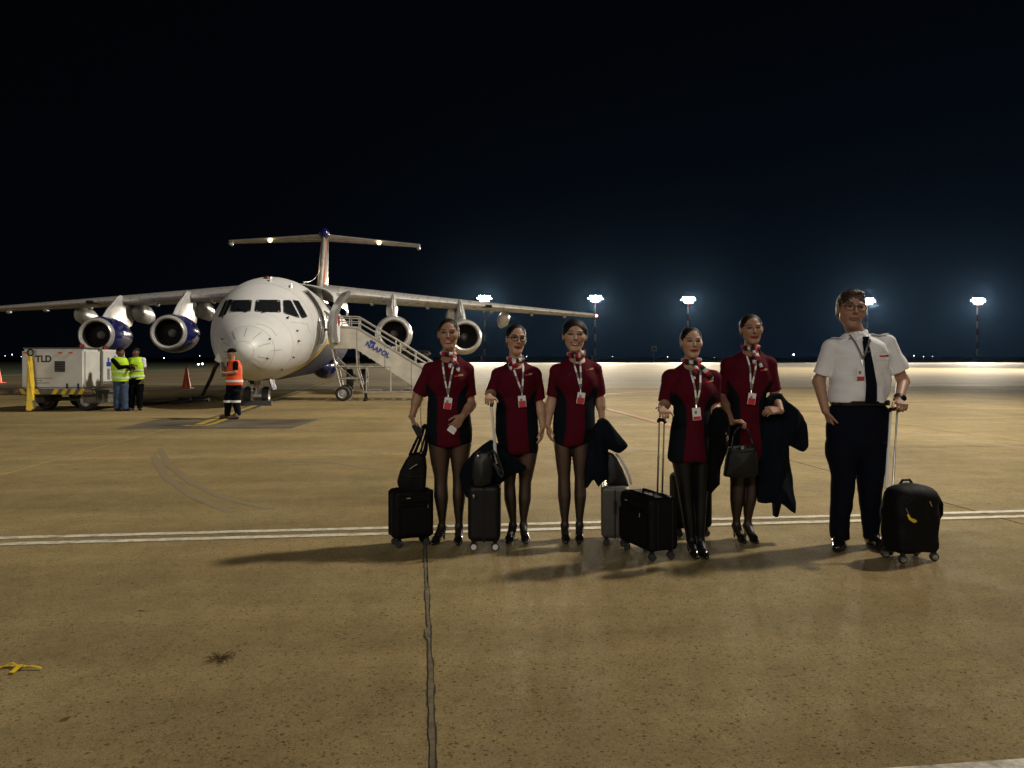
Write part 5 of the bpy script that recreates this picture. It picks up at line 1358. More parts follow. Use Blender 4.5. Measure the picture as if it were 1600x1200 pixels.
t2 = crew_woman('woman in burgundy dress wearing glasses, hand on a tall white suitcase handle', 5.85,
    (806.5, 507, 555, 12, -4), [(711, 783, 838.5, .115), (700, 780, 841, .12), (675, 774, 842, .13), (645, 775, 839, .118), (620, 777.5, 836, .104), (592, 775, 837, .122), (578, 780, 834, .10)],
    ([(700, 783, 809, .082), (725, 785, 808, .070), (754, 786.5, 806, .058), (780, 788.5, 806, .056), (800, 793, 807, .040), (815, 796.5, 807.5, .030), (826, 797, 807.5, .030)],
     [(700, 809, 840, .082), (725, 810, 836, .070), (754, 810, 831, .058), (780, 811, 829, .056), (800, 811.5, 825.5, .040), (815, 812.5, 823.5, .030), (826, 813, 823.5, .030)]),
    ([(768, 615, .0), (763.5, 620, -.19), dict(d=(.10, -.9, -.15), n=(0, .1, -1), s=(.9, 0, 0), curl=(72, 62, 40))],
     [(843.5, 634, .02), (848, 666, -.03), dict(d=(-.10, -.15, -1), n=(-1, .2, 0), s=(-.1, -1, 0), curl=(14, 20, 16))]),
    [(801, 0, -.25), (818, 0, .12)], (806, 571), [(774, 577), (840, 577)], skin='light', lips=(.22, .012, .02), smile=.25, glasses=True, panel=.60, slv=(.18, .19),
    scarf=[(800, 563), (798, 576), (808, 576)], lany=[(801, 572), (818, 562), (815.5, 613)], wing=[(820, 585.5), (831, 584)], seed=2)
t3 = crew_woman('broadly smiling woman in burgundy dress, third from left, navy coat over her arm', 5.85,
    (898, 500, 551, -1, -2), [(697, 865, 920.5, .115), (668, 864.5, 930, .13), (640, 867, 929, .118), (620, 868, 930, .104), (590, 867, 932, .122), (573, 873, 928, .10)],
    ([(690, 866, 892, .082), (720, 869, 892, .070), (746, 871, 892, .058), (775, 872.5, 891.5, .056), (800, 875, 889.5, .040), (815, 877, 888.5, .030), (826, 877.5, 888, .030)],
     [(690, 893, 921, .082), (720, 895.5, 920, .070), (746, 897, 916.5, .058), (775, 898, 915.5, .056), (800, 899, 912.5, .040), (815, 900, 911, .030), (826, 900.5, 911, .030)]),
    ([(861, 630, .02), (856, 663, -.02), dict(d=(.10, -.15, -1), n=(1, .2, 0), s=(.1, -1, 0), curl=(14, 20, 16))],
     [(937.5, 624, .03), (941, 655, .0), dict(d=(.05, -.1, -1), n=(-1, 0, -.2), s=(0, -1, 0), curl=(30, 30, 20))]),
    [(882.5, 0, .0), (905.5, 0, -.1)], (902, 563), [(866, 571), (934, 569)], skin='light', lips=(.22, .03, .04), smile=.9, hair='soft', panel=.56, slv=(.20, .20),
    scarf=[(903, 555), (901, 568), (912, 549)], lany=[(895, 566), (905, 566), (905, 608)], wing=[(913, 578), (926, 576)], seed=3)
t4 = crew_woman('shortest woman, burgundy dress over black trousers and boots, holding a soft suitcase handle', 5.42,
    (1080.5, 511.5, 560, 1, 0), [(722.5, 1043.5, 1115.5, .13), (690, 1045.5, 1114, .125), (660, 1050, 1112, .115), (632, 1053.5, 1109.5, .104), (604, 1049, 1112, .122), (586, 1054, 1108, .10)],
    ([(705, 1048, 1083, .10), (740, 1055, 1082, .085), (780, 1061, 1083, .07), (815, 1068, 1085, .055), (845, 1073, 1086, .045), (862, 1074, 1086.5, .04)],
     [(705, 1082, 1113, .10), (740, 1082, 1109, .085), (780, 1083, 1105, .07), (815, 1085, 1101.5, .055), (845, 1086.5, 1100, .045), (862, 1087, 1100, .04)]),
    ([(1039, 631, .03), (1034, 640, -.20), dict(d=(.02, -.9, -.15), n=(0, .1, -1), s=(1, 0, 0), curl=(72, 62, 40))],
     [(1116, 634, .04), (1126, 668, -.16), dict(d=(.3, -.5, -.5), n=(-1, 0, -.3), s=(0, -.4, 1), curl=(30, 30, 20))]),
    [(1080, 0, .0), (1093.5, 0, .05)], (1081, 573), [(1042.5, 582), (1119, 582)], skin='light', lips=(.26, .014, .022), smile=.1, panel=.54, slv=(.175, .175),
    scarf=[(1086, 566), (1108, 590), (1078, 590)], lany=[(1074, 578), (1090, 578), (1081.5, 631)], badge='white', wing=[(1097, 597), (1111, 594)], seed=4, stock=(.004, .004, .005), boots=True)
t5 = crew_woman('tallest woman in burgundy dress, holding a dark handbag and a long navy coat', 5.86,
    (1174.3, 491.5, 539, -3, 3), [(720, 1136, 1196, .115), (690, 1132, 1199, .13), (660, 1134, 1196, .12), (632, 1136.5, 1194, .104), (600, 1135, 1199, .122), (572, 1139, 1195, .105), (560, 1144, 1192, .09)],
    ([(712, 1137, 1167, .082), (730, 1139, 1166, .07), (750, 1141, 1165, .060), (780, 1142, 1162, .056), (797, 1143, 1158.5, .042), (812, 1145, 1156.5, .031), (826, 1145, 1156, .030)],
     [(712, 1166, 1193, .082), (730, 1166, 1189, .07), (750, 1165, 1184.5, .060), (780, 1163, 1181, .056), (797, 1162, 1177, .042), (812, 1162.5, 1174.5, .031), (826, 1163, 1174, .030)]),
    ([(1128, 622, .05), (1143, 660, -.21), dict(d=(.75, -.45, .15), n=(.1, -.3, -1), s=(.1, -.2, 1), curl=(45, 50, 30))],
     [(1211.5, 618, .0), (1220, 642, -.24), dict(d=(-.85, -.10, .02), n=(0, .6, -.8), s=(0, -.2, 1), curl=(22, 30, 25))]),
    [(1151, 0, .08), (1168.5, 0, .12)], (1172.5, 552), [(1133, 562), (1207, 560)], skin='tan', lips=(.20, .010, .016), smile=.3, panel=.60, slv=(.21, .21),
    scarf=[(1174, 544), (1180, 573), (1170, 570)], lany=[(1161, 548), (1174, 560), (1166, 609)], wing=[(1180, 578.5), (1192, 577)], seed=5)
for (tt, A_, on_, bv_), k in ((t1, 0), (t2, 1), (t5, 0)): gold(tt, A_[k][2], .030, tt.location)
gold(t4[0], t4[1][0][2] + Vector((0, .04, .005)), .034, t4[0].location, 'chrome')

# ---- the pilot
def pilot():
    Y = 5.65; base = Vector(((1338 - 800) * Y / F, Y, 0)); off = base
    t = empty('person', base, label='tall man in white pilot shirt and navy tie, one hand in his pocket', cat='person', group='crew members standing in a row')
    hd = Head((1330, 452, 517, -8, -5, 2), Y - .02); hd.k *= .94
    nb = PX(1339, 524, Y + .02); S = [PX(1300, 540, Y), PX(1388, 536, Y)]
    A = [[S[0], PX(1279, 596, Y + .06), PX(1290, 642, Y - .02)], [S[1], PX(1411, 596, Y + .03), PX(1404, 627, Y - .16)]]
    lo = np.array([PX(1262, 500, Y).x, Y - .42, -.01]); hi = np.array([PX(1432, 500, Y).x, Y + .26, hd.c.z + .17])
    zs = np.concatenate([np.arange(-.01, .95, .010), np.arange(.95, hd.c.z - .16, .0048), np.arange(hd.c.z - .16, hi[2], .0036)])
    f = Field(lo, hi, .0048, zs)
    shirt = rows(Y, [(642, 1300, 1386, .125), (628, 1298.5, 1386.5, .13), (617, 1295.5, 1388.5, .14), (598, 1297, 1389, .137), (570, 1301, 1388, .132), (550, 1303, 1389, .125), (538, 1307, 1385, .108), (524, 1322, 1357, .07)])
    f.add(zloft([(z, a, b, c - .02, d - .02) for z, a, b, c, d in shirt], 2.3), 0)
    for k in (0, 1): f.add(capsule(nb - Vector((0, 0, .03)), S[k] + Vector((0, .01, -.03)), .04, .035), .04); f.add(capsule(A[k][0] + Vector((0, .01, -.02)), A[k][1], .038, .043), .02); f.add(capsule(A[k][1], A[k][2], .045, .029), .015)
    f.add(capsule(hd.P(0, -.022, -.045), nb, .058, .062), .02); hd.build(f, True)
    hand(f, A[0][2], (.35, -.1, -1), (1, 0, 0), (0, -1, 0), (15, 15, 10), 1.02)
    hand(f, A[1][2], (-.15, -.9, -.20), (-.1, .1, -1), (-1, -.2, 0), (70, 62, 40), 1.04)
    sk = np.array((.34, .19, .125))
    f.mesh('body', M['skin'], t, off, lambda V: hd.paint(V, np.tile(sk, (len(V), 1)), (.30, .13, .10), (.05, .03, .02), .1, True), relax=1)
    hd.eyes(t, off); hd.glasses(t, off, 'black', .025, .019, .0018); hd.hair(t, off, 'male', m='hair_brown')
    # trousers: two legs and a seat in one garment
    g = Field(np.array([PX(1280, 0, Y).x, Y - .22, .03]), np.array([PX(1396, 0, Y).x, Y + .22, 1.13]), .006)
    g.add(zloft(rows(Y, [(629, 1299.5, 1386, .128), (645, 1293, 1387, .132), (665, 1290, 1387.5, .138), (690, 1291, 1387, .132), (722, 1300, 1378, .07)]), 2.3, endr=.06), 0)
    g.add(zloft(rows(Y, [(690, 1291, 1338, .12), (718, 1293, 1337, .112), (743, 1300, 1336, .098), (770, 1300, 1332.5, .09), (800, 1298.5, 1328, .083), (826, 1298, 1324, .078), (839, 1299, 1325, .078), (848, 1300, 1325, .074)]), 2.1), .022)
    g.add(zloft(rows(Y, [(690, 1339, 1387, .12), (718, 1339, 1385, .112), (743, 1339.5, 1378.5, .098), (770, 1342, 1376, .09), (800, 1345.5, 1374.5, .083), (826, 1348.5, 1373.5, .078), (840, 1349.5, 1374.5, .078), (850, 1350, 1375, .074)]), 2.1), .014)
    g.disp(fold(21, .006, 16, 16)); g.plane((0, 0, .055), (0, 0, -1)); g.plane(tuple(PX(0, 629, Y)), (0, 0, 1))
    g.mesh('trousers', M['navy_cloth'], t, off, relax=2)
    b = MB(); P_ = []
    h = PX(1343, 628, Y)
    for a in np.linspace(0, 2 * math.pi, 41): P_.append(Vector((h.x + .206 * abs(math.cos(a)) ** .87 * (1 if math.cos(a) > 0 else -1), Y + .133 * abs(math.sin(a)) ** .87 * (1 if math.sin(a) > 0 else -1), h.z - .004)))
    b.strip(P_, .034, .006, [Vector((p.x - h.x, p.y - Y, 0)) for p in P_]); b.build('belt', M['patent'], t, off=off)
    # shirt
    s_ = Field(np.array([PX(1262, 0, Y).x, Y - .25, PX(0, 630, Y).z]), np.array([PX(1430, 0, Y).x, Y + .25, nb.z + .09]), .0052)
    s_.add(zloft(shirt, 2.2, endr=.05), 0)
    for k in (0, 1):
        a, b_ = A[k][0], A[k][1]; d = (b_ - a).normalized(); e = a + d * (.225 if k == 0 else .215)
        s_.add(capsule(nb + Vector((0, .01, -.018)), S[k] + Vector((0, .01, -.006)), .052, .048), .035)
        c_ = capsule(a, a + d * .27, .058, .060 if k == 0 else .068); sl, gg = s_._reg(c_[0], c_[1], .04); dd = smax(c_[2](*gg), (gg[0] - e.x) * d.x + (gg[1] - e.y) * d.y + (gg[2] - e.z) * d.z, .004); s_.F[sl] = smin(s_.F[sl], np.broadcast_to(dd, s_.F[sl].shape), .02)
    s_.disp(fold(33, .0085, 19, 15)); s_.disp(fold(34, .004, 42, 26)); s_.sub(capsule(nb + Vector((0, -.025, .050)), nb + Vector((0, -.02, .2)), .055), .01); s_.plane(tuple(PX(0, 628.5, Y)), (0, 0, -1))
    sh = s_.mesh('shirt', M['shirt'], t, off, relax=1); bv = s_.bvh()
    def on(px, py, o=.004):
        p = PX(px, py, Y); h_ = bv.ray_cast(Vector((p.x, Y - 1, p.z)), Vector((0, 1, 0)))
        return Vector((p.x, (h_[0].y if h_[0] is not None else Y - .12) - o, p.z))
    # collar
    cf = Field(nb + Vector((-.1, -.15, -.06)), nb + Vector((.1, .1, .09)), .0042)
    for q in (-1, 1):
        P_ = [nb + Vector((q * .066 * math.sin(a), .062 * math.cos(a) - .004, .040 - .034 * a / math.pi)) for a in np.linspace(0, math.pi * .95, 14)]
        for a, b_ in zip(P_[:-1], P_[1:]): cf.add(capsule(a, b_, .010), .004); cf.add(capsule(a + Vector((0, 0, .014)), b_ + Vector((0, 0, .014)), .007), .006)
        e_ = on(1341 + q * 9.5, 533, .004); cf.add(capsule(P_[-1] + Vector((0, -.004, 0)), e_, .011, .005), .012); cf.add(capsule(P_[-3], e_, .009, .005), .012)
    cf.mesh('collar', M['shirt'], t, off, relax=1)
    for k, (x0, x1) in enumerate(((1300, 1319), (1360, 1385))):
        P_ = [Vector((PX(x, 0, Y).x, Y - .01, 0)) for x in np.linspace(x0, x1, 6)]; Q_ = []
        for p in P_:
            h_ = bv.ray_cast(Vector((p.x, p.y, nb.z + .3)), Vector((0, 0, -1))); Q_.append(Vector((p.x, p.y, h_[0].z + .004)) if h_[0] is not None else p)
        b = MB(); b.strip(Q_, .055, .006, (0, 0, 1)); b.build('epaulette', M['white'], t, off=off)
    # tie, pin, pockets, placket
    b = MB(); kn = on(1341, 530, .026); b.prism([kn + Vector((-.021, 0, .016)), kn + Vector((.021, 0, .016)), kn + Vector((.013, 0, -.02)), kn + Vector((-.013, 0, -.02))], (0, -.016, 0))
    tp_ = [(1341, 533, .034), (1342, 545, .046), (1343.5, 570, .062), (1345.5, 600, .076), (1346.5, 622, .082), (1346.5, 629, .080)]
    b.strip([on(x, y, .012) for x, y, w in tp_], [w for x, y, w in tp_], .006, (0, -1, 0)); b.build('tie', M['navy_cloth'], t, off=off)
    b = MB(); b.strip([on(1335, 550, .018), on(1347, 550, .018)], .006, .003, (0, -1, 0)); b.build('tie_pin', M['chrome'], t, off=off)
    for x0, x1, y0 in ((1301, 1329, 558), (1354, 1383, 554)):
        b = MB(); b.strip([on(x, y0 + 4.2, .002) for x in np.linspace(x0, x1, 5)], .040, .004, (0, -1, 0)); pk = b.build('pocket_flap', M['shirt'], t, off=off)
        b = MB(); xm = (x0 + x1) / 2
        b.strip([on(x0 + 1, y0 + 8, .002), on(x0 + 1, y0 + 26, .002), on(xm, y0 + 28, .002), on(x1 - 1, y0 + 26, .002), on(x1 - 1, y0 + 8, .002)], .004, .003, (0, -1, 0)); b.build('pocket_seam', M['shirt'], t, off=off)
    b = MB(); b.strip([on(x, 556.5, .008) for x in (1361, 1366, 1371)], .011, .002, (0, -1, 0), mi=0); b.strip([on(x, 556, .008) for x in (1371.5, 1375, 1378)], .012, .002, (0, -1, 0), mi=1); b.build('name_badge', [M['red'], M['print_black']], t, off=off)
    b_ = [(1325, 523, 1334, 560), (1353, 521, 1334, 560)]
    for x0, y0, x1, y1 in b_:
        n_ = 12; P_ = [on(x0 + (x1 - x0) * i / n_, y0 + (y1 - y0) * i / n_, .008 + (.004 if x0 > 1340 else .0) + (.008 if abs(x0 + (x1 - x0) * i / n_ - 1341) < 8 else 0)) for i in range(n_ + 1)]
        b = MB(); b.strip(P_, .014, .0015, (0, -1, 0)); b.build('lanyard', M['gpu_grey'], t, off=off)
    B = on(1333, 562, .012); b = MB(); b.tube([B, B + Vector((0, -.006, -.04))], .005, 8); b.build('badge_clip', M['chrome'], t, off=off)
    c_ = on(1330.5, 584, .012); b = MB(); b.box(c_, (.056, .005, .090), bev=.002); bd = b.build('badge', M['white'], t, off=off)
    b = MB(); b.box(c_ + Vector((0, -.004, -.030)), (.050, .003, .026)); b.build('badge_band', M['red'], bd, off=off)
    b = MB(); b.box(c_ + Vector((-.006, -.0045, .012)), (.018, .003, .022)); b.build('badge_photo', M['print_grey'], bd, off=off)
    # watch
    wv = (A[1][2] - A[1][1]).normalized(); c_ = A[1][2] - wv * .035; b = MB(); b.lathe([(-.014, .036), (-.014, .0395), (.014, .0375), (.014, .034)], c_, wv, n=24); w_ = b.build('watch', M['black'], t, off=off)
    b = MB(); b.tube([c_ + Vector((.012, -.036, .004)), c_ + Vector((.014, -.046, .006))], .019, 16); b.build('watch_face', M['patent'], w_, off=off)
    # shoes
    for (ax_, dx, yy) in ((1311, -.55, Y - .01), (1362, .12, Y - .04)):
        d = Vector((dx, -1, 0)).normalized(); g0 = Vector(((ax_ - 800) * Y / F, yy, 0)); n_ = Vector((-d.y, d.x, 0))
        q = Field(g0 + Vector((-.26, -.30, -.005)), g0 + Vector((.26, .14, .15)), .005)
        q.add(capsule(g0 - d * .05 + Vector((0, 0, .052)), g0 + d * .10 + Vector((0, 0, .042)), .043, .046), 0); q.add(capsule(g0 + d * .10 + Vector((0, 0, .040)), g0 + d * .19 + Vector((0, 0, .030)), .046, .032), .015)
        q.add(capsule(g0 + Vector((0, 0, .05)), g0 - d * .01 + Vector((0, 0, .11)), .045, .042), .02); q.plane((0, 0, .0), (0, 0, -1))
        so = q.mesh('shoe', M['patent'], t, off, relax=1)
        b = MB(); sole = [g0 + d * (.235 * math.cos(a) * (.9 if math.cos(a) > 0 else .36) + .0) + n_ * .050 * math.sin(a) * (1 if math.cos(a) > -.2 else .85) for a in np.linspace(0, 2 * math.pi, 25)[:-1]]
        b.prism([p + Vector((0, 0, .001)) for p in sole], (0, 0, .020)); b.build('sole', M['rubber'], so, off=off)
    return t, A
tp_p, A6 = pilot()

# ---- ground crew further back
def worker(label, feetpx, Y, joints, vest, pants, headspec, arms, cap=None, sleeve=None, face='dark', extras=None, seed=1, shoe='black', cols=None):
    """joints: torso rows and two leg row lists in photo pixels"""
    base = Vector(((feetpx - 800) * Y / F, Y, 0)); off = base
    t = empty('person', base, label=label, cat='person', group='ground crew by the aircraft')
    hd = Head(headspec, Y); D = rows(Y, joints['torso'])
    pts = [Vector((d[1] - d[3], Y - .4, 0)) for d in D] + [Vector((d[1] + d[3], Y + .4, 0)) for d in D]
    Aw = [[PX(p[0], p[1], Y + p[2]) for p in a['p']] for a in arms]; pts += [p for a in Aw for p in a] + [hd.c + Vector((0, 0, .2)), hd.c - Vector((.15, .15, .2))]
    lo = np.min([list(p) for p in pts], 0) - .12; hi = np.max([list(p) for p in pts], 0) + .12; lo[2] = -.01
    f = Field(lo, hi, .009)
    nb = (hd.P(0, -.02, -.12))
    f.add(zloft([(z, a, b, c - .02, d - .02) for z, a, b, c, d in D], 2.3), 0); hd.build(f, True); f.add(capsule(hd.P(0, -.02, -.05), nb - Vector((0, 0, .04)), .055, .06), .02)
    for a, o in zip(Aw, arms):
        f.add(capsule(a[0], a[1], .048, .042), .02); f.add(capsule(a[1], a[2], .042, .03), .02); hand(f, a[2], o['d'], o['n'], o['s'], (25, 30, 20), 1.05, kk=.01)
    for L_ in joints['legs']: f.add(zloft([(z, a, b, c - .015, d - .015) for z, a, b, c, d in rows(Y, L_)], 2.0), .015)
    sk = np.array(SKINS[face])
    f.mesh('body', M['skin'], t, off, lambda V: hd.paint(V, np.tile(sk, (len(V), 1)), tuple(sk * .8), (.02, .012, .01), .0, True), relax=1)
    hd.eyes(t, off)
    if cap:
        q = Field(hd.c - Vector((.2, .2, .1)), hd.c + Vector((.2, .2, .2)), .008); q.add(hd.el((0, -.01, .05), (.082, .100, .078)), 0); q.plane(tuple(hd.P(0, 0, .035)), tuple(-hd.A[2])); q.add(rbox(hd.P(0, .115, .042), (.065, .055, .006), .005, hd.A), .006)
        q.mesh('cap', M['black_cloth'], t, off, relax=1)
    else: hd.hair(t, off, 'male', h=.008)
    # trousers
    g = Field((lo[0], Y - .25, .03), (hi[0], Y + .25, D[0][0] + .2 if False else max(d[0] for d in rows(Y, joints['legs'][0])) + .04), .009)
    for L_ in joints['legs']: g.add(zloft(rows(Y, L_), 2.1), .02)
    g.disp(fold(seed, .008, 14, 14)); g.plane((0, 0, .05), (0, 0, -1)); tr = g.mesh('trousers', M[pants], t, off, relax=1)
    # sleeves
    if sleeve:
        for a, o in zip(Aw, arms):
            q = Field(np.min([list(p) for p in a], 0) - .1, np.max([list(p) for p in a], 0) + .1, .008); q.add(capsule(a[0], a[1], .062, .058), 0)
            if sleeve[1] == 'long': q.add(capsule(a[1], a[2] * .9 + a[1] * .1, .056, .045), .02)
            else: d = (a[1] - a[0]).normalized(); q.plane(tuple(a[0] + (a[1] - a[0]) * .75), tuple(d))
            q.mesh('sleeve', M[sleeve[0]], t, off, relax=1)
    # vest
    v = Field((lo[0], Y - .3, min(d[0] for d in D) - .02), (hi[0], Y + .3, max(d[0] for d in D) + .1), .008)
    v.add(zloft(rows(Y, joints['torso']), 2.3), 0); sh = [a[0] for a in Aw]
    for s_ in sh: v.add(capsule(nb - Vector((0, 0, .05)), s_ + Vector((0, 0, -.01)), .055, .05), .04)
    v.disp(fold(seed + 5, .006, 16, 12)); v.sub(ellip(nb + Vector((0, 0, .0)) + hd.A[1] * .06, (.075, .075, .10)), .01); v.plane((0, 0, min(d[0] for d in D)), (0, 0, -1))
    vo = v.mesh('safety_vest', M[vest], t, off, relax=1)
    z0 = min(d[0] for d in D)
    def band(z, w, par, m='reflect', DD=D, name='reflective_band', inf=.010):
        r_ = sorted(DD); zz = [q[0] for q in r_]; cx, cy, rx, ry = [np.interp(z, zz, [q[i] for q in r_]) for i in (1, 2, 3, 4)]
        P_ = [Vector((cx + (rx + inf) * abs(math.cos(a)) ** .87 * (1 if math.cos(a) > 0 else -1), cy + (ry + inf) * abs(math.sin(a)) ** .87 * (1 if math.sin(a) > 0 else -1), z)) for a in np.linspace(0, 2 * math.pi, 33)]
        b = MB(); b.strip(P_, w, .003, [p - Vector((cx, cy, z)) for p in P_]); b.build(name, M[m], par, off=off)
    band(z0 + .10, .05, vo)
    if extras != 'orange': band(z0 + .26, .04, vo)
    if extras == 'orange':
        for L_ in joints['legs']: band(CAMZ + (HY - 627) * Y / F, .05, tr, DD=rows(Y, L_), inf=.008)
    for lg in joints['feet']:
        q0 = Vector(((lg[0] - 800) * Y / F, Y + lg[2], 0)); d = Vector((lg[1][0], lg[1][1], 0)).normalized()
        q = Field(q0 - Vector((.3, .3, .01)), q0 + Vector((.3, .3, .14)), .008); q.add(capsule(q0 - d * .04 + Vector((0, 0, .05)), q0 + d * .14 + Vector((0, 0, .035)), .05, .042), 0); q.add(capsule(q0 + Vector((0, 0, .05)), q0 + Vector((0, 0, .11)), .05, .045), .02); q.plane((0, 0, 0), (0, 0, -1))
        q.mesh('shoe', M[shoe], t, off, relax=1)
    return t, hd, Aw
w1 = worker('ground worker in yellow vest, black long sleeves and blue jeans beside the generator cart', 190, 20.1,
    dict(torso=[(596, 176, 200, .14), (580, 175, 201, .14), (566, 174, 200, .15), (558, 176.5, 196, .12)],
         legs=[[(590, 177, 200, .15), (602, 178, 192, .10), (620, 178, 190, .09), (640, 178, 188, .08)], [(600, 188, 200, .10), (620, 189, 200, .09), (640, 190, 200, .08)]],
         feet=[(184, (.9, -.5), -.02), (195, (.9, -.5), .05)]),
    'hivis', 'jeans', (188.5, 543.5, 558.5, 70, 0), [dict(p=[(177, 563, -.12), (186, 574, -.30), (203, 573, -.28)], d=(1, 0, .2), n=(0, -.5, -1), s=(0, 0, 1)), dict(p=[(196, 563, .14), (199, 575, .10), (208, 571, -.1)], d=(1, -.3, .1), n=(0, 0, -1), s=(0, -1, 0))],
    sleeve=('black_cloth', 'long'), seed=41)
w2 = worker('ground worker in yellow vest over a white shirt with dark trousers, facing the camera', 212, 20.4,
    dict(torso=[(593, 201.5, 225, .14), (580, 201.5, 225, .14), (566, 202, 224.5, .15), (558, 205, 221, .12)],
         legs=[[(590, 202, 224.5, .15), (602, 201, 213, .10), (620, 200.5, 211, .09), (638, 202, 210, .08)], [(600, 212, 224.5, .10), (620, 213.5, 223, .09), (638, 215, 222.5, .08)]],
         feet=[(206, (-.1, -1), 0), (219, (.5, -1), 0)]),
    'hivis', 'black_cloth', (212.5, 543.5, 558, -12, 0), [dict(p=[(203, 562, 0), (199.5, 575, -.05), (206, 577, -.25)], d=(1, -.2, .2), n=(0, -1, 0), s=(0, 0, 1)), dict(p=[(224, 562, 0), (226, 578, .02), (224, 592, .05)], d=(-.1, 0, -1), n=(-1, 0, 0), s=(0, -1, 0))],
    sleeve=('shirt', 'short'), seed=42)
w3 = worker('ground worker in orange vest and dark cap, side on before the nose wheel', 364, 17.5,
    dict(torso=[(602, 354, 378.5, .15), (585, 353.5, 378, .15), (572, 356, 377, .16), (563, 359.5, 373, .11)],
         legs=[[(598, 355, 377, .14), (612, 353, 369, .11), (627, 350.5, 363, .10), (642, 351, 360, .085), (650, 352, 359, .08)], [(610, 362, 376, .11), (627, 362, 375, .10), (640, 367, 376, .085), (650, 367, 376, .08)]],
         feet=[(353, (-1, -.15), .1), (370, (-1, -.25), -.1)]),
    'hiorange', 'navy_cloth', (361.5, 545, 561, -78, 0), [dict(p=[(368, 568, -.18), (368, 582, -.22), (353, 583, -.28)], d=(-1, -.1, .15), n=(0, 0, 1), s=(0, -1, 0)), dict(p=[(359, 568, .15), (357, 582, .12), (350, 581, 0)], d=(-1, -.3, .1), n=(0, 0, 1), s=(0, 1, 0))],
    cap=True, sleeve=('black_cloth', 'short'), face='tan', extras='orange', seed=43, shoe='brownshoe')

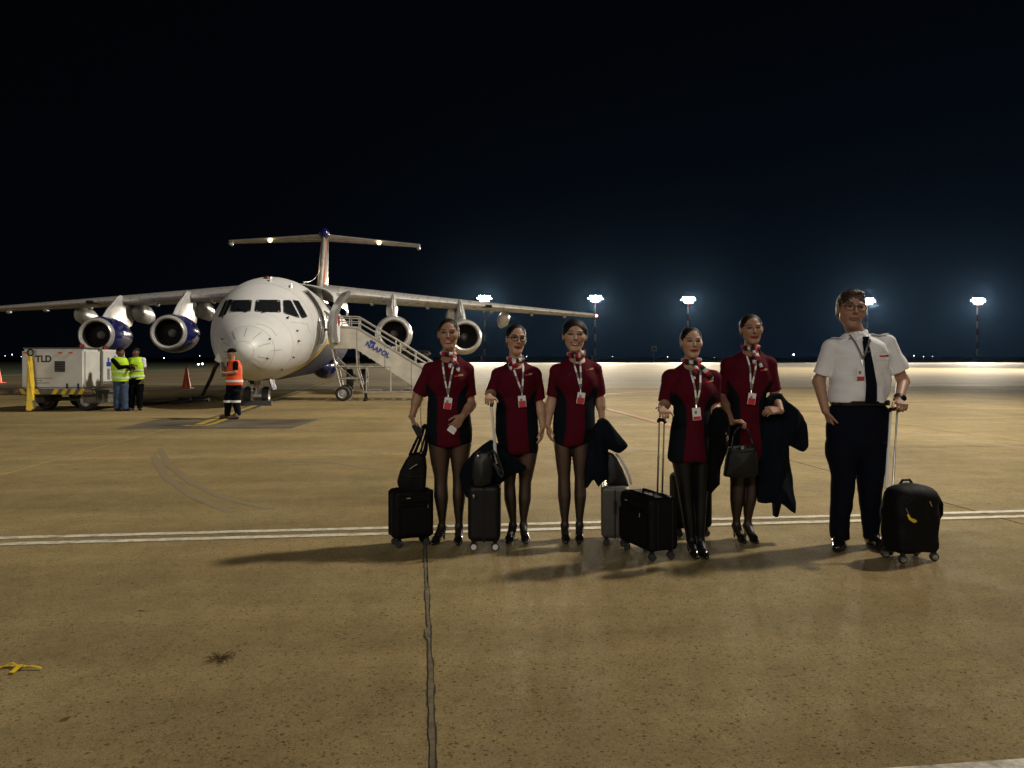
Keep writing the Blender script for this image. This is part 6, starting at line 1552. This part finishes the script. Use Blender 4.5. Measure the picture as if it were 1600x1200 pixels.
# ================================================================== LUGGAGE AND THINGS IN HAND
def trolley(name, label, loc, rz, w, d, h, style, handle, mat_='nylon', wheelm='rubber', tele=None, group=None):
    """small wheeled suitcase: x = width, y = depth (front at -d/2)"""
    t = empty(name, loc, R(rz), label=label, cat='suitcase', group=group)
    z0 = .062; hb = h - z0
    if style == 'soft':
        q = Field((-w / 2 - .04, -d / 2 - .05, z0 - .02), (w / 2 + .04, d / 2 + .03, h + .03), .006); q.add(rbox((0, 0, z0 + hb / 2), (w / 2, d / 2, hb / 2), .035), 0)
        q.disp(lambda x, y, z: .003 * np.sin(31 * x + 9 * z + 2) * np.sin(23 * z + 14 * y)); bd = q.mesh('shell', M[mat_], t, (0, 0, 0), relax=1)
        b = MB(); b.box((0, -d / 2 - .012, z0 + hb * .40), (w * .82, .034, hb * .62), bev=.012); pk = b.build('front_pocket', M[mat_], t)
        b = MB(); b.box((0, -d / 2 - .006, z0 + hb * .84), (w * .80, .024, hb * .16), bev=.008); b.build('top_pocket', M[mat_], t)
        b = MB(); b.tube([(-w * .38, -d / 2 - .030, z0 + hb * .71), (w * .38, -d / 2 - .030, z0 + hb * .71)], .003, 6); b.build('zipper', M['black'], pk)
        b = MB(); b.tube([(w * .30, -d / 2 - .034, z0 + hb * .71), (w * .30, -d / 2 - .036, z0 + hb * .64)], .003, 6); b.build('zip_pull', M['chrome'], pk)
        b = MB(); b.box((-w * .18, -d / 2 - .020, z0 + hb * .86), (.030, .004, .008)); b.build('maker_tag', M['chrome'], t)
        for y in (-d / 4, d / 4):
            b = MB(); P_ = [(sx * (w / 2 + .003) if abs(zz) < 1 else sx * w * .42, y, z0 + hb / 2 + zz * (hb / 2 + .002)) for sx, zz in ((-1, -.9), (-1, .9), (-.8, 1), (.8, 1), (1, .9), (1, -.9))]
            b.tube(P_, .005, 6); b.build('piping', M['black'], t)
    else:
        q = Field((-w / 2 - .03, -d / 2 - .03, z0 - .02), (w / 2 + .03, d / 2 + .03, h + .03), .0055); q.add(rbox((0, 0, z0 + hb / 2), (w / 2, d / 2, hb / 2), .045 if style != 'ribbed' else .03), 0)
        bd = q.mesh('shell', M[mat_], t, (0, 0, 0), relax=1)
        b = MB(); b.box((0, 0, z0 + hb / 2), (w + .006, .022, hb - .03), bev=.006); b.box((0, 0, z0 + hb / 2), (w - .04, .022, hb + .008), bev=.006); b.build('zip_band', M['black'], t)
        if style == 'ribbed':
            for sx in (-1, 1):
                for k, y in enumerate(np.linspace(-d * .40, d * .40, 7)):
                    if abs(y) < .02: continue
                    b = MB(); b.box((sx * (w / 2 + .001), y, z0 + hb / 2), (.008, d * .075, hb - .07), bev=.003); b.build('rib', M[mat_], t)
            for k, x in enumerate(np.linspace(-w * .40, w * .40, 9)):
                b = MB(); b.box((x, -d / 2 - .001, z0 + hb / 2), (w * .055, .008, hb - .07), bev=.003); b.build('rib', M[mat_], t)
            b = MB(); b.box((-w / 2 - .012, 0, z0 + hb * .62), (.012, .02, .10), bev=.004); b.build('side_handle', M['black'], t)
    b = MB(); P_ = [(-.07, 0, h), (-.065, 0, h + .018), (.065, 0, h + .018), (.07, 0, h)]; b.tube(P_, .008, 8); b.build('top_handle', M['black'], t)
    for sx in (-1, 1):
        for sy in (-1, 1):
            x, y = sx * (w / 2 - .045), sy * (d / 2 - .04)
            b = MB(); b.tube([(x, y, z0 + .012), (x, y, .052)], .016, 10); b.box((x, y, .048), (.030, .030, .018), bev=.006); c = b.build('caster_fork', M['black'], t); WA = Matrix.Rotation(-R(rz) + .15 * sx, 3, 'Z') @ Vector((0, 1, 0))
            for e_ in (-1, 1):
                b = MB(); b.lathe([(-.007, .001), (-.007, .020), (-.005, .0245), (.005, .0245), (.007, .020), (.007, .001)], Vector((x, y, .0245)) + WA * (e_ * .0145), WA, n=22); b.build('wheel', M['rubber'], t)
                b = MB(); b.lathe([(0, .0005), (.0022, .018), (0, .0205)], Vector((x, y, .0245)) + WA * (e_ * .0225), WA * e_, n=18); b.build('hub_cap', M[wheelm], c)
    if handle:
        top, col, gap, rr = handle; yb = d / 2 - .02
        tp = t.matrix_world if False else None
        rot = Matrix.Rotation(-R(rz), 3, 'Z'); T_ = rot @ (Vector(top) - Vector(loc))
        for sx in (-1, 1):
            a = Vector((sx * gap / 2, yb, h - .01)); e = Vector((T_.x + sx * gap / 2, T_.y, T_.z - .01)); m1 = a + (e - a) * .5
            b = MB(); b.tube([a, m1], rr, 10); b.tube([m1 - (e - a) * .01, e], rr * .78, 10); b.tube([m1 - (e - a) * .02, m1 + (e - a) * .01], rr * 1.15, 10); b.build('telescopic_tube', M[col], t)
        b = MB(); b.tube([Vector((T_.x - gap / 2 - .012, T_.y, T_.z - .012)), Vector((T_.x - gap / 2, T_.y, T_.z + .004)), Vector((T_.x + gap / 2, T_.y, T_.z + .004)), Vector((T_.x + gap / 2 + .012, T_.y, T_.z - .012))], .013, 10); b.build('grip', M['black'], t)
    return t
def G0(px, Y): return Vector(((px - 800) * Y / F, Y, 0))
LG = 'wheeled suitcases of the crew'
trolley('suitcase', 'small soft black cabin case at the far left under the slouching shoulder bag', G0(642, 5.70), 24, .30, .20, .415, 'soft', (PX(664, 668, 5.80), 'black', .035, .010), group=LG)
trolley('suitcase', 'slim plain black hardshell case with silver hubs and a tall white handle', G0(757.5, 5.66), -90, .34, .235, .475, 'hard', (PX(768, 632, 5.60), 'white', .020, .012), mat_='black', wheelm='white', group=LG)
trolley('suitcase', 'grey ribbed hardshell case under the black tote, right of the smiling woman', G0(960, 5.78), 84, .34, .20, .44, 'ribbed', None, mat_='hardcase', group=LG)
trolley('suitcase', 'big soft black case with front pockets, in front of the grey ribbed one', G0(1013, 5.42), -68, .42, .23, .43, 'soft', (PX(1034, 657, 5.22), 'chrome', .060, .007), group=LG)
trolley('suitcase', 'black case standing behind the legs of the shorter woman in boots', G0(1079, 6.02), 4, .30, .20, .485, 'hard', None, mat_='nylon', group=LG)
# the pilot's rounded trolley with its strap
tr6 = empty('trolley_bag', G0(1421, 5.28), R(16), label='rounded black trolley bag with silver hubs and a yellow tag, held by the pilot', cat='trolley bag', group=LG)
q = Field((-.23, -.18, .04), (.23, .18, .57), .006)
q.add(rbox((0, 0, .21), (.166, .112, .155), .05), 0); q.add(rbox((0, -.005, .36), (.172, .122, .14), .09), .03); q.add(ellip((.01, -.01, .44), (.165, .12, .085)), .04)
q.disp(lambda x, y, z: .006 * np.sin(24 * x + 17 * z) * np.sin(21 * z - 12 * x + 1)); q.mesh('shell', M['nylon'], tr6, (0, 0, 0), relax=2)
b = MB(); b.strip([Vector((.12, -.06, .47)), Vector((.17, -.06, .44)), Vector((.215, -.05, .38)), Vector((.225, -.04, .31)), Vector((.205, -.03, .26)), Vector((.17, -.02, .25))], .035, .006, [(1, 0, 1), (1, 0, .8), (1, 0, .3), (1, 0, 0), (.6, 0, -1), (0, 0, -1)]); b.build('strap', M['nylon'], tr6)
b = MB(); b.tube([(-.02, -.125, .44), (.03, -.13, .43), (.05, -.13, .41)], .006, 8); b.tube([(.04, -.13, .42), (.06, -.13, .385)], .005, 8); b.build('zip_pull', M['chrome'], tr6)
b = MB(); b.strip([Vector((-.13, -.12, .34)), Vector((-.12, -.13, .31)), Vector((-.09, -.135, .295)), Vector((-.065, -.13, .29))], [.012, .018, .026, .008], .004, (0, -1, 0)); b.build('tag', M['yellow'], tr6)
b = MB(); b.strip([Vector((-.14, -.115, .38)), Vector((-.13, -.125, .345))], .008, .004, (0, -1, 0)); b.build('tag_string', M['chrome'], tr6)
b = MB(); b.strip([Vector((-.15 + .3 * k / 8, -.115 - .01 * math.sin(math.pi * k / 8), .40 + .07 * math.sin(math.pi * k / 8))) for k in range(9)], .010, .004, (0, -1, 0)); b.build('zipper', M['black'], tr6)
b = MB(); b.tube([(-.05, .03, .515), (-.03, .03, .54), (.03, .03, .54), (.05, .03, .515)], .009, 8); b.build('top_handle', M['black'], tr6)
for sx in (-1, 1):
    for sy in (-1, 1):
        x, y = sx * .13, sy * .08; b = MB(); b.tube([(x, y, .075), (x, y, .05)], .016, 10); b.box((x, y, .044), (.03, .034, .03), bev=.006); c = b.build('caster_fork', M['black'], tr6)
        b = MB(); b.lathe([(-.016, .001), (-.016, .022), (-.012, .028), (.012, .028), (.016, .022), (.016, .001)], (x, y, .028), (.35, 1, 0), n=24); b.build('wheel', M['rubber'], tr6)
        b = MB(); b.lathe([(0, .001), (.003, .016), (0, .019)], (x - .006, y - .0165, .028), (-.35, -1, 0), n=20); b.build('hub_cap', M['chrome'], c)
rot = Matrix.Rotation(-R(16), 3, 'Z'); T_ = rot @ (PX(1397, 640, 5.50) - G0(1421, 5.28))
for sx in (-1, 1):
    a = Vector((-.045 + sx * .028 - .04, .09, .48)); e = Vector((T_.x + sx * .028, T_.y, T_.z)); m1 = (a + e) / 2
    b = MB(); b.tube([a, m1], .011 if sx < 0 else .007, 10); b.tube([m1, e], .0085 if sx < 0 else .006, 10); b.build('telescopic_tube', M['chrome'] if sx > 0 else M['white'], tr6)
b = MB(); b.tube([T_ + Vector((-.045, 0, -.012)), T_ + Vector((-.03, 0, .004)), T_ + Vector((.03, 0, .004)), T_ + Vector((.045, 0, -.012))], .014, 10); b.build('grip', M['black'], tr6)

# bags and coats
def bag(name, label, cat, poly, Y, th, m, fold_=.006, seed=1, **kw):
    c = sum((PX(a, b_, Y) for a, b_ in poly), Vector()) / len(poly); zb = min(PX(a, b_, Y).z for a, b_ in poly); base = Vector((c.x, Y, zb))
    t = empty(name, base, label=label, cat=cat); soft('bag_body' if cat.endswith('bag') else 'cloth', M[m], t, base, poly, Y, th, fold=fold_, seed=seed, **kw)
    return t, base
t, o = bag('shoulder_bag', 'slouching dark shoulder bag resting on the leftmost case, straps looped over its handle', 'bag', [(641, 707), (655, 705), (666, 712), (668, 730), (667, 752), (666, 768), (650, 771), (634, 770), (623, 765), (619.5, 752), (624, 735), (633, 718)], 5.66, .13, 'nylon', seed=3)
for dx, yy in ((0, 5.60), (6, 5.72)):
    b = MB(); P_ = [PX(640 + dx, 712, yy), PX(647 + dx, 696, yy), PX(657 + dx * .6, 676, 5.72), PX(664, 664, 5.78), PX(667.5, 676, 5.74), PX(664 + dx * .4, 700, yy), PX(661 + dx * .5, 712, yy)]
    b.strip(smoothpath(P_, 5), .020, .004, (-.2, -1, 0)); b.build('strap', M['navy_cloth'], t, off=o)
b = MB(); b.strip([PX(640, 733, 5.585), PX(647, 728, 5.585), PX(652, 725, 5.585)], .006, .003, (0, -1, 0)); b.build('metal_trim', M['chrome'], t, off=o)
b = MB(); b.strip([PX(628, 740, 5.585), PX(640, 745, 5.582), PX(660, 744, 5.585)], .004, .003, (0, -1, 0)); b.build('seam', M['black'], t, off=o)
t, o = bag('shoulder_bag', 'black leather bag with looping handles sitting on the slim hardshell case', 'bag', [(740, 708), (752, 703), (766, 704), (771, 716), (771, 735), (768, 757), (752, 762), (739, 760), (736, 742), (737, 722)], 5.50, .13, 'bagleather', seed=5)
for k in (0, 1):
    b = MB(); P_ = [PX(763, 712 + k * 3, 5.44 + k * .1), PX(768, 705, 5.42 + k * .1), PX(774, 708, 5.41 + k * .1), PX(781, 725 + 4 * k, 5.42 + k * .08), PX(785.5 - k * 5, 741 - k * 8, 5.43), PX(781, 743 - 6 * k, 5.43), PX(771, 724, 5.44)]
    b.tube(smoothpath(P_, 6), .0085, 8); b.build('handle', M['bagleather'], t, off=o)
b = MB(); b.lathe([(0, .001), (.004, .008), (.006, .0)], PX(747, 712.5, 5.43), (0, -1, 0), n=12); b.tube([PX(741, 772, 5.44), PX(740, 778, 5.44)], .006, 6); b.lathe([(0, .009), (.004, .0)], PX(740, 775, 5.45), (0, -1, 0), n=5); b.build('bird_charm', M['chrome'], t, off=o)
bag('coat', 'dark coat slung over the tall white handle beside the woman in glasses', 'coat', [(716, 741), (722, 727), (738, 707), (752, 695), (767, 685), (779, 692), (790, 701), (801, 712), (812, 722), (824, 727), (824, 734), (812, 739), (798, 744), (789, 752), (778, 760), (760, 762), (742, 768), (736, 780), (728, 778), (720, 762)], 5.68, .10, 'coat', .012, 6)
bag('coat', 'navy coat draped over the forearm of the smiling woman above the ribbed case', 'coat', [(934, 655), (942, 651), (950, 655), (958, 665), (966, 675), (972, 682), (978, 689), (982, 695), (980, 700), (973, 706), (967, 709), (959, 707), (951, 703), (954, 722), (953, 747), (942, 753), (934, 762), (927, 750), (919, 762), (912, 764), (912, 735), (917, 702), (922, 675)], 5.72, .15, 'coat', .022, 8)
t, o = bag('tote_bag', 'soft black tote with a pale rear edge on top of the grey ribbed case', 'bag', [(948, 704), (957, 706), (966, 716), (974, 732), (980, 747), (984, 760), (966, 762), (947, 759), (944, 730)], 5.72, .14, 'bagleather', seed=9)
b = MB(); b.strip([PX(962, 709, 5.80), PX(970, 718, 5.80), PX(978, 732, 5.80), (PX(984, 746, 5.80)), PX(986, 757, 5.80)], .018, .01, (0, -1, 0)); b.build('pale_edge', M['white'], t, off=o)
b = MB(); b.tube([PX(949, 757, 5.64), PX(949, 760, 5.64)], .009, 8); b.build('buckle', M['chrome'], t, off=o)
bag('coat', 'black coat hanging over the arm of the shorter woman, between her and the handbag', 'coat', [(1113, 640), (1119, 635), (1127, 634), (1135, 643), (1139, 658), (1141, 678), (1137, 700), (1132, 714), (1127, 730), (1126, 757), (1117, 765), (1109, 773), (1104, 766), (1106, 740), (1107, 700), (1108, 665)], 5.22, .14, 'black_cloth', .02, 10)
b = MB(); c_ = PX(1128, 700, 5.14)
# handbag
hb_poly = [(1137, 697), (1150, 695.5), (1166, 695), (1180, 694), (1183, 712), (1186, 742), (1172, 746), (1155, 748), (1140, 747), (1129, 745), (1132, 720)]
t, o = bag('handbag', 'structured blackish handbag with round silver clasp, hanging from the tallest woman\'s hand', 'handbag', hb_poly, 5.60, .12, 'bagleather', .003, 11)
for yy in (5.55, 5.65):
    b = MB(); P_ = [PX(1144, 700, yy), PX(1146, 682, 5.60), PX(1151, 671, 5.60), PX(1159, 667, 5.60), PX(1168, 672, 5.60), PX(1173, 684, 5.60), PX(1176, 699, yy)]
    b.tube(smoothpath(P_, 6), .006, 8); b.build('handle', M['bagleather'], t, off=o)
b = MB(); b.lathe([(0, .001), (0, .014), (.005, .012), (.007, 0)], PX(1160, 699.5, 5.53), (0, -1, 0), n=20); b.build('clasp', M['chrome'], t, off=o)
b = MB(); b.strip([PX(1138, 704, 5.535), PX(1160, 706, 5.528), PX(1181, 703, 5.535)], .004, .002, (0, -1, 0)); b.build('flap_seam', M['black'], t, off=o)
# the long navy coat
bag('long_coat', 'long navy coat hung over the forearm of the tallest woman, its belt dangling', 'coat', [(1196, 622), (1205, 614), (1219, 612.5), (1229, 624), (1243, 637), (1254, 648), (1260, 662), (1261, 680), (1261, 697), (1257, 703), (1252, 707), (1242, 702), (1232, 697), (1237, 730), (1241, 760), (1243.5, 785), (1241, 804), (1230, 795), (1218, 786), (1216.5, 809), (1208, 808.5), (1207, 786), (1196, 788), (1183, 786), (1181, 760), (1180, 735), (1184, 700), (1187, 665), (1193, 640)], 5.79, .15, 'coat', .026, 12)
# phone and tissue of the woman on the left
a1 = t1[1]
p_ = a1[0][2] + Vector((.05, -.06, -.10)); t = empty('phone', p_, label='dark blue phone in the lowered hand of the leftmost woman', cat='phone')
b = MB(); b.box((0, 0, 0), (.050, .009, .105), rot=Matrix.Rotation(R(-28), 3, 'Y'), bev=.004); ph = b.build('case', M['phone'], t)
b = MB(); b.box((.0, -.007, 0), (.043, .002, .094), rot=Matrix.Rotation(R(-28), 3, 'Y')); b.build('screen', M['glass'], ph)
p_ = PX(706, 672, 5.55); t = empty('paper_card', p_, label='crumpled white card in the right hand of the leftmost woman', cat='card')
b = MB(); rt = Matrix.Rotation(R(35), 3, 'Y'); b.box((0, 0, 0), (.060, .004, .040), rot=rt); b.box(rt @ Vector((.0, -.010, .012)), (.050, .003, .032), rot=rt @ Matrix.Rotation(R(25), 3, 'X')); b.build('card', M['white'], t)
